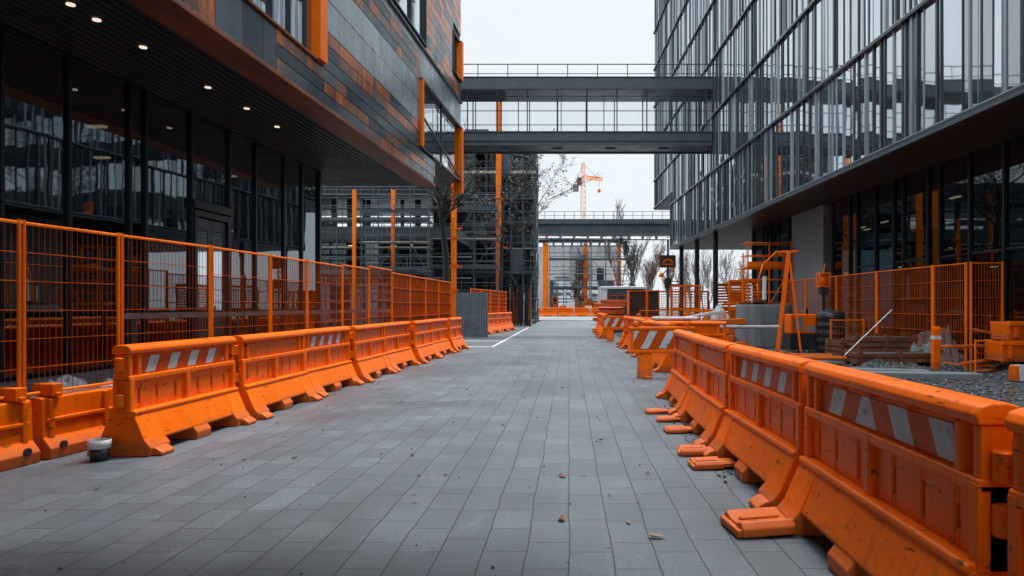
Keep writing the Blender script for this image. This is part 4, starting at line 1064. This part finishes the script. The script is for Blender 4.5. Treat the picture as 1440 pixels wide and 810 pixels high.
b = MB(); b.prism([(-.13, 0), (-.1, .3), (.1, .3), (.13, 0)], -.45, .45); b.build('block', M['orange_old'], SBk, bevel=.02)
b = MB(); b.prism([(-.134, .02), (-.104, .304), (.104, .304), (.134, .02)], -.40, -.24); b.build('white_band', M['white_plastic'], SBk)
for i, (x, y, rz, l) in enumerate(((6.75, 13.6, .04, 'long pale kerb slab lying on the gravel behind the near barriers'), (6.1, 14.4, -.06, 'second pale kerb slab lying just behind the long one'))):
    b = MB(); b.box(-1.1, 1.1, -.18, .18, 0, .13); o = b.build('kerb_slab', M['concrete'] if i else M['light_asphalt'], bevel=.02); o.location = (x, y, .0); o.rotation_euler = (0, rad(1), rz); tag(o, l, 'kerb slab')
for i, (x, y, ln, rz) in enumerate(((5.0, 14.0, 1.6, .1), (4.6, 16.0, 2.0, -.2))):
    plank((x, y, .07), ln, rz, 0, 'orange_old', ['low orange board on the gravel beside the kerb slabs', 'low orange board on the gravel before the ladder', 'low orange board at the foot of the concrete rings'][i], 'low orange boards on the gravel', .09, .05)
for i in range(7):
    b = MB(); ln = R.uniform(2.0, 3.2); b.tube((-ln/2, 0, 0), (ln/2, 0, 0), .055, n=9); b.tube((-ln/2+.1, 0, 0), (-ln/2+.2, 0, 0), .066, n=9)
    o = b.build('site_pipe', M['orange' if i % 2 else 'metal_light'], smooth=False); o.location = (5.0+R.uniform(-.3, .5), 16.6+.17*i+R.uniform(-.04, .04), .06+.11*(i % 2)); o.rotation_euler = (0, 0, R.uniform(-.12, .12))
    tag(o, ['galvanised pipe', 'orange pipe'][i % 2]+' lying in the loose bundle behind the near barriers', 'pipe', ['galvanised pipes in the loose bundle', 'orange pipes in the loose bundle'][i % 2])
for i, (x, y, w_, h_, rz, l) in enumerate(((4.2, 26.0, 1.6, 1.1, .1, 'low orange mesh screen behind the plank pile'), (5.9, 27.2, 1.4, 1.5, -.2, 'orange mesh screen just left behind the concrete rings'), (3.0, 30.2, 1.3, 1.2, .2, 'low orange mesh screen behind the distant barricade'), (7.2, 19.6, 1.0, 1.0, .1, 'low orange mesh screen in front of the generator'), (8.3-.2, 14.2, .0+.8, .7, .3, 'small orange mesh screen by the marker post'))):
    fence_panel((x, y), (x+w_*math.cos(rz), y+w_*math.sin(rz)), .08, h_, l, 'low mesh screens on the gravel', .09, .006, .02, 5)
for i, (x, y, sx, h_, m_, l) in enumerate(((6.9, 15.3, .9, .3, 'gravel', 'low grey rubble heap left of the marker post'), (4.9, 22.4, 1.1, .55, 'rust', 'brown spoil heap between plank pile and concrete rings'), (8.0, 19.2, .6, .6, 'ring', 'pale rubble heap beside the black tank'), (4.0, 12.4, .8, .22, 'gravel', 'flat grey rubble heap close behind the near barriers'))):
    lumps('rubble_heap', l, 'rubble heap', (x, y, -.01), sx, sx*.8, h_, m_, 90+i, 24)
for i, (pts, l) in enumerate((([(3.0, 11.5), (4.2, 12.6), (4.8, 14.8), (6.4, 15.2), (7.0, 18.5), (7.0, 21.0)], 'long black cable trailing over the gravel to the generator'), ([(2.6, 14.5), (3.6, 15.4), (5.6, 14.9), (6.2, 17.5), (6.4, 22.5)], 'orange hose trailing over the gravel to the concrete rings'))):
    b = MB(); q = None
    for k_ in range(len(pts)-1):
        for t_ in range(6):
            f_ = t_/6; p = Vector((pts[k_][0]*(1-f_)+pts[k_+1][0]*f_+.12*math.sin(k_*2+f_*5), pts[k_][1]*(1-f_)+pts[k_+1][1]*f_, .03))
            if q: b.tube(q, p, .02 if i == 0 else .032, n=6, cap=False)
            q = p
    tag(b.build(['cable', 'hose'][i], M[['black_plastic', 'orange'][i]], smooth=True), l, ['cable', 'hose'][i])
# mid distance: cabinets, cabin, orange mesh frames, sign
SC = thing('site_cabin', 'white roofed dark site cabin beyond the stacked boards', 'cabin', (3.9, 52, 0), .03)
b = MB(); b.box(-1.1, 1.7, 0, 2.4, .15, 2.62); b.build('dark_wall', M['metal_mid'], SC)
b = MB(); b.box(-1.6, 1.8, -.1, 2.5, 2.63, 2.82); b.box(-1.6, -1.1, -.05, 2.4, .15, 2.63); b.build('white_shell', M['white_plastic'], SC, bevel=.03)
b = MB(); b.box(-.9, .3, -.03, -.002, 1.4, 2.2); b.build('window', M['window_glass'], SC)
b = MB(); b.box(.7, 1.4, -.03, -.002, .2, 2.2); b.build('door', M['metal_dark'], SC)
b = MB(); b.box(-1.2, 1.4, .2, .5, 0, .15); b.box(-1.2, 1.4, 1.8, 2.2, 0, .15); b.build('skid', M['metal_dark'], SC)
for i, (x, y, w, l) in enumerate(((4.15, 43.0, .95, 'wider dark brown tall cabinet with orange frame'), (5.05, 42.6, .6, 'narrow dark brown cabinet right of the wider one'))):
    t = thing('site_cabinet', l, 'cabinet', (x, y, 0), .05)
    b = MB(); b.box(-w/2, w/2, 0, .8, .1, 2.25); b.build('carcass', M['brown'], t)
    b = MB(); b.box(-w/2-.05, -w/2, -.06, .84, 0, 2.35); b.box(w/2, w/2+.05, -.06, .84, 0, 2.35); b.box(-w/2, w/2, -.06, .84, 2.25, 2.33); b.build('frame', M['orange_old'], t)
    b = MB(); b.box(-w/2+.05, w/2-.05, -.03, -.003, .2, 1.1); b.box(-w/2+.05, w/2-.05, -.03, -.003, 1.2, 2.15); b.build('door', M['brown'], t, bevel=.01)
    b = MB(); b.tube((w/2-.12, -.06, 1.0), (w/2-.12, -.06, 1.3), .02); b.build('handle', M['metal_light'], t)
def orange_frame(loc, rz, w, h, label, solid=.0):
    t = thing('mesh_screen', label, 'screen', loc, rz, 'orange screens in the middle of the site')
    f = MB()
    for x in (0, w/2, w): f.box(x-.05, x+.05, -.04, .04, 0, h)
    for zz in (.1, h*.5, h): f.box(0, w, -.035, .035, zz-.05, zz+.05)
    for x in (.1, w-.1): f.box(x-.04, x+.04, -.4, .4, 0, .06)
    f.build('frame', M['orange_metal'], t)
    m = MB(); zz = .15
    while zz < h: m.box(0, w, -.012, .004, zz, zz+(.10 if solid else .03)); zz += .14
    if not solid:
        x = .1
        while x < w: m.box(x-.012, x+.012, .006, .016, .1, h); x += .14
    m.build('infill', M['orange_old'], t); return t
orange_frame((5.4, 37.5, 0), .02, 1.5, 2.45, 'orange mesh screen left of the dark columns', 0)
orange_frame((7.55, 36.5, 0), .0, 1.35, 2.5, 'slatted orange screen behind the right dark column', 1)
orange_frame((7.1, 31.5, 0), -.1, 1.3, 2.5, 'slatted orange screen left of the concrete rings', 1)
orange_frame((5.5, 45.0, 0), .1, 3.4, 2.3, 'wide orange mesh screen behind the signpost', 0)
orange_frame((5.0, 30.0, 0), -.05, 1.5, 1.2, 'low orange mesh screen before the signpost', 0)
scf = scaffold('orange_scaffold', 'orange tube scaffold behind the concrete rings', (7.1, 28.2, 0), 2, .85, 2, 1.45, .8, .03)
for c in scf.children: c.data.materials[0] = M['orange_metal']
lumps('sack_heap', 'white sacks heap beside the slatted screens', 'sack heap', (6.3, 29.6, -.01), .55, .5, 1.9, 'white_sheet', 71, 18)
lumps('soil_heap', 'brown soil heap below the mesh screens', 'soil heap', (6.0, 34.0, -.01), 2.0, 1.6, 1.1, 'rust', 72)
SG = thing('sign_post', 'dark framed sign board with orange emblem and beacon on a dark pole', 'sign', (5.55, 40, 0))
b = MB(); b.tube((0, 0, 0), (0, 0, 4.3), .055, n=8); b.tube((0, 0, 3.45), (-.35, 0, 3.1), .03); b.build('pole', M['metal_dark'], SG)
b = MB(); b.box(-.42, .42, -.12, -.06, 3.56, 4.22); b.build('sign_board', M['brown'], SG, bevel=.01)
b = MB()
for x0, x1, z0, z1 in ((-.42, .42, 3.54, 3.59), (-.42, .42, 4.19, 4.24), (-.44, -.39, 3.56, 4.22), (.39, .44, 3.56, 4.22)): b.box(x0, x1, -.135, -.058, z0, z1)
b.build('sign_frame', M['rust'], SG)
b = MB(); n = 16; ps_ = []
for i in range(n+1):
    a = math.pi*i/n; ps_.append((math.cos(a), math.sin(a)))
for i in range(n):
    (c0, s0), (c1, s1) = ps_[i], ps_[i+1]
    b.add([(c0*.30, -.128, 3.80+s0*.24), (c1*.30, -.128, 3.80+s1*.24), (c1*.20, -.128, 3.80+s1*.14), (c0*.20, -.128, 3.80+s0*.14)], [(0,1,2,3)])
b.add([(-.30, -.128, 3.70), (.30, -.128, 3.70), (.30, -.128, 3.76), (-.30, -.128, 3.76)], [(0,1,2,3)])
b.build('emblem', M['orange'], SG)
b = MB(); b.lathe([(0, 0), (.13, 0), (.14, .1), (.10, .2), (0, .24)], 14, mat=Matrix.Translation((-.35, 0, 3.02))); b.build('beacon', M['orange'], SG, smooth=True)
b = MB(); b.box(-.16, .2, -.1, .1, 2.4, 2.95); b.box(.2, .75, -.06, .06, 2.55, 2.62); b.box(.2, .8, -.06, .06, 2.75, 2.8); b.build('control_box', M['black_plastic'], SG, bevel=.02)
# pole rack at the end of the left fences
PR = thing('pole_rack', 'dark rack of upright poles at the end of the short left fence', 'pole rack', (-4.15, 48.8, 0))
b = MB()
for zz in (.3, 1.6, 2.7): b.box(0, 1.5, 0, .05, zz, zz+.08); b.box(0, 1.5, .85, .9, zz, zz+.08)
for x in (0, 1.45): b.box(x, x+.08, 0, .9, 0, 2.9)
b.build('rack_frame', M['metal_dark'], PR)
r_ = random.Random(9)
for i in range(17):
    b = MB(); x = .12+.08*i; h = r_.uniform(2.0, 3.1); y = r_.uniform(.12, .8); b.tube((x, y, 0), (x+r_.uniform(-.06, .06), y, h), .036, n=6)
    tag(b.build('pole', M[r_.choice(['black_plastic', 'black_plastic', 'metal_dark', 'metal_dark', 'white_plastic', 'orange_old'])], loc=PR.location), 'upright pole standing in the dark rack', 'pole', 'poles in the dark rack')

# ------------------------------------------------------------------ behind the left fence
lumps('plastic_sheet', 'crumpled white plastic sheet heap behind the left fence', 'plastic sheet', (-5.95, 9.2, -.01), .75, 1.8, .75, 'white_sheet', 81, 34)
lumps('plastic_sheet', 'smaller crumpled plastic sheet nearest behind the left fence', 'plastic sheet', (-5.75, 6.4, -.01), .6, 1.1, .55, 'white_sheet', 82, 30)
b = MB(); b.box(-.15, .15, 0, 12.5, 0, .45); o = b.build('planter_wall', M['concrete'], bevel=.02); o.location = (-7.1, 4.5, 0); o.rotation_euler.z = -.049; tag(o, 'low grey concrete wall along the dark glass base', 'wall')
GR = thing('guard_rail', 'pale horizontal guard rail between mesh fence and glass base', 'rail', (-6.0, 9.5, 0), -.06)
b = MB(); b.box(-.03, .03, 0, 11.5, 1.22, 1.3); b.build('rail', M['metal_light'], GR)
for k_ in range(5):
    b = MB(); b.tube((0, .3+k_*2.7, 0), (0, .3+k_*2.7, 1.22), .03); b.build('post', M['metal_mid'], GR)
for i, (x, y, ln) in enumerate(((-6.2, 12.0, 2.4), (-5.6, 14.0, 3.0), (-6.4, 16.5, 2.6))):
    plank((x, y, .1+.07*i), ln, 1.4+.1*i, 0, 'rust', ['rusty board on the ground behind the double door fence panel', 'rusty board behind the fence before the glazed corner', 'rusty board farthest along behind the left fence'][i], 'rusty boards behind the left fence', .14, .06)
BK = thing('bucket', 'small white and dark bucket tucked at the end of the nearest left barrier', 'bucket', (-4.25, 6.44, 0)); BK.scale = (.9, .9, .9)
b = MB(); b.lathe([(0, 0), (.08, 0), (.095, .13), (.085, .13), (.07, .02), (0, .02)], 20); b.build('pail', M['black_plastic'], BK, smooth=True)
b = MB(); b.lathe([(.093, .125), (.10, .125), (.106, .21), (.096, .21)], 20, closed=True); b.build('collar', M['white_plastic'], BK, smooth=True)

# ------------------------------------------------------------------ loose small stuff
st = MB(); r = random.Random(77)
ico = [Vector(v).normalized() for v in ((1,0,0),(-1,0,0),(0,1,0),(0,-1,0),(0,0,1),(0,0,-1))]
icf = [(0,2,4),(2,1,4),(1,3,4),(3,0,4),(2,0,5),(1,2,5),(3,1,5),(0,3,5)]
def stone(mb, x, y, s_):
    mb.add([(x+v.x*s_*r.uniform(.6, 1.3), y+v.y*s_*r.uniform(.6, 1.3), s_*.35+v.z*s_*r.uniform(.4, .9)) for v in ico], icf, r.choice((0, 0, 0, 1, 2)))
for _ in range(9000):
    y = 4+22*r.random()**1.3; x = r.uniform(2.3, 9.2); stone(st, x, y, r.uniform(.012, .045))
for _ in range(2200):
    y = r.uniform(4, 20); stone(st, r.uniform(-7.2, -5.1), y, r.uniform(.012, .05))
for _ in range(150): stone(st, r.uniform(-3.6, 1.1), 3.4+24*r.random()**1.6, r.uniform(.004, .013))
for _ in range(260): stone(st, 1.2+r.random()*.5, r.uniform(5.6, 10), r.uniform(.006, .022))
tag(st.build('gravel_stones', [M['concrete_dark'], M['concrete'], M['rust']]), kind='stuff')
def leaf(x, y, s_, label, z=.004, mat='leaf_brown'):
    b = MB(); pr = [(-1, 0), (-.5, .42), (.15, .5), (.75, .25), (1.15, 0), (.75, -.3), (.2, -.45), (-.5, -.38)]
    vs = [(a*s_, c*s_, .006+.35*s_*abs(c)+r.uniform(0, .2)*s_) for a, c in pr]+[(0, 0, .004)]
    b.add(vs, [(i, (i+1) % 8, 8) for i in range(8)]); o = b.build('fallen_leaf', M[mat]); o.location = (x, y, z); o.rotation_euler = (0, 0, r.uniform(0, 6.28))
    return tag(o, label, 'leaf', 'fallen leaves on the paving')
for px, py, s_, l, m_ in ((791, 671, .05, 'brown curled leaf on the paving, upper of the two near the street middle', 'leaf_brown'), (790, 732, .048, 'brown curled leaf on the paving, lower of the two near the street middle', 'leaf_brown'),
                      (922, 757, .055, 'pale dry leaf on the paving nearest the big foot plate', 'leaf_pale'), (884, 736, .03, 'small pale leaf beside the larger pale one near the big foot plate', 'leaf_pale')):
    d = 1400/(py-430); leaf((px-800)/1000*d, d, s_, l, mat=m_)
for i in range(70):
    y = 5+26*r.random()**1.5; x = r.uniform(-3.6, 1.2)
    leaf(x, y, r.uniform(.012, .034), 'small dry leaf scattered on the grey paving', mat=r.choice(['leaf_brown', 'leaf_brown', 'leaf_dark', 'leaf_pale']))

# ------------------------------------------------------------------ unseen canopy, added to shade the near end of the street
OB = thing('added_shade_canopy', 'dark unseen canopy added to shade the nearest paving', 'canopy', (0, 0, 0), 0)
b = MB(); b.box(-5.0, .85, -11, 5.3, 4.6, 4.9); b.box(-5.0, 1.0, 5.3, 5.45, 4.55, 5.0); b.box(.85, 1.0, -11, 5.3, 4.55, 5.0); b.build('roof', M['metal_dark'], OB)
b = MB()
for k_ in range(5): b.tube((.5, -8+k_*3.1, 4.9), (-4.9, -8+k_*3.1, 7.2), .03)
b.build('tie_rod', M['metal_mid'], OB)
# ------------------------------------------------------------------ sky and light
w = bpy.data.worlds.new('World'); sc.world = w; w.use_nodes = True
nt = w.node_tree; nt.nodes.clear()
sky = nt.nodes.new('ShaderNodeTexSky'); sky.sky_type = 'NISHITA'; sky.sun_disc = False
SUN_EL, SUN_AZ = 69, 33                       # veiled sun ahead, high, slightly right
sky.sun_elevation = rad(SUN_EL); sky.sun_rotation = rad(SUN_AZ); sky.air_density = 1.0; sky.dust_density = 4.0; sky.ozone_density = 1.0
hs_ = nt.nodes.new('ShaderNodeHueSaturation'); hs_.inputs['Saturation'].default_value = .12
mx = nt.nodes.new('ShaderNodeMix'); mx.data_type = 'RGBA'; mx.inputs[0].default_value = .93
mx.inputs[7].default_value = (20.3, 21.7, 22.9, 1)                # even cloud deck
bg = nt.nodes.new('ShaderNodeBackground'); bg.inputs['Strength'].default_value = .08
out = nt.nodes.new('ShaderNodeOutputWorld')
tcw = nt.nodes.new('ShaderNodeTexCoord'); spw = nt.nodes.new('ShaderNodeSeparateXYZ'); L(nt, tcw.outputs['Generated'], spw.inputs[0])
cl = tex_noise(nt, tcw.outputs['Generated'], 3.2, 5, .55)
zen = ramp(nt, spw.outputs[2], [(.40, .212), (.64, .55), (.95, 1.)])                # overcast: the deck overhead is several times as bright as the horizon
zen = mth(nt, 'MULTIPLY', zen, ramp(nt, cl, [(.3, .95), (.7, 1.)]))
mul = mixc(nt, 1., mx.outputs[2], zen, 'MULTIPLY')
L(nt, sky.outputs[0], hs_.inputs['Color']); L(nt, hs_.outputs[0], mx.inputs[6]); L(nt, mul, bg.inputs[0]); L(nt, bg.outputs[0], out.inputs[0])
sl = bpy.data.lights.new('sun', 'SUN'); sl.energy = 1.5; sl.angle = rad(14); sl.color = (1, .965, .92)
so = bpy.data.objects.new('sun', sl); col.objects.link(so)
dirv = Vector((math.sin(rad(SUN_AZ))*math.cos(rad(SUN_EL)), math.cos(rad(SUN_AZ))*math.cos(rad(SUN_EL)), math.sin(rad(SUN_EL))))
so.rotation_euler = dirv.to_track_quat('Z', 'Y').to_euler()

# ------------------------------------------------------------------ camera
cd = bpy.data.cameras.new('camera'); cam = bpy.data.objects.new('camera', cd); col.objects.link(cam); sc.camera = cam
cam.location = (0, 0, CAMZ); cam.rotation_euler = (math.pi/2, 0, 0)
cd.sensor_width = 36; cd.lens = 25; cd.shift_x = -80/1440; cd.shift_y = 25/1440; cd.clip_start = .05; cd.clip_end = 2000
vs_ = sc.view_settings; vs_.view_transform = 'Standard'; vs_.look = 'None'; vs_.gamma = 1; vs_.exposure = 1.45; vs_.use_curve_mapping = False
sc.cycles.max_bounces = 8; sc.cycles.transparent_max_bounces = 24; sc.cycles.glossy_bounces = 5; sc.cycles.diffuse_bounces = 3
sc.cycles.use_denoising = True
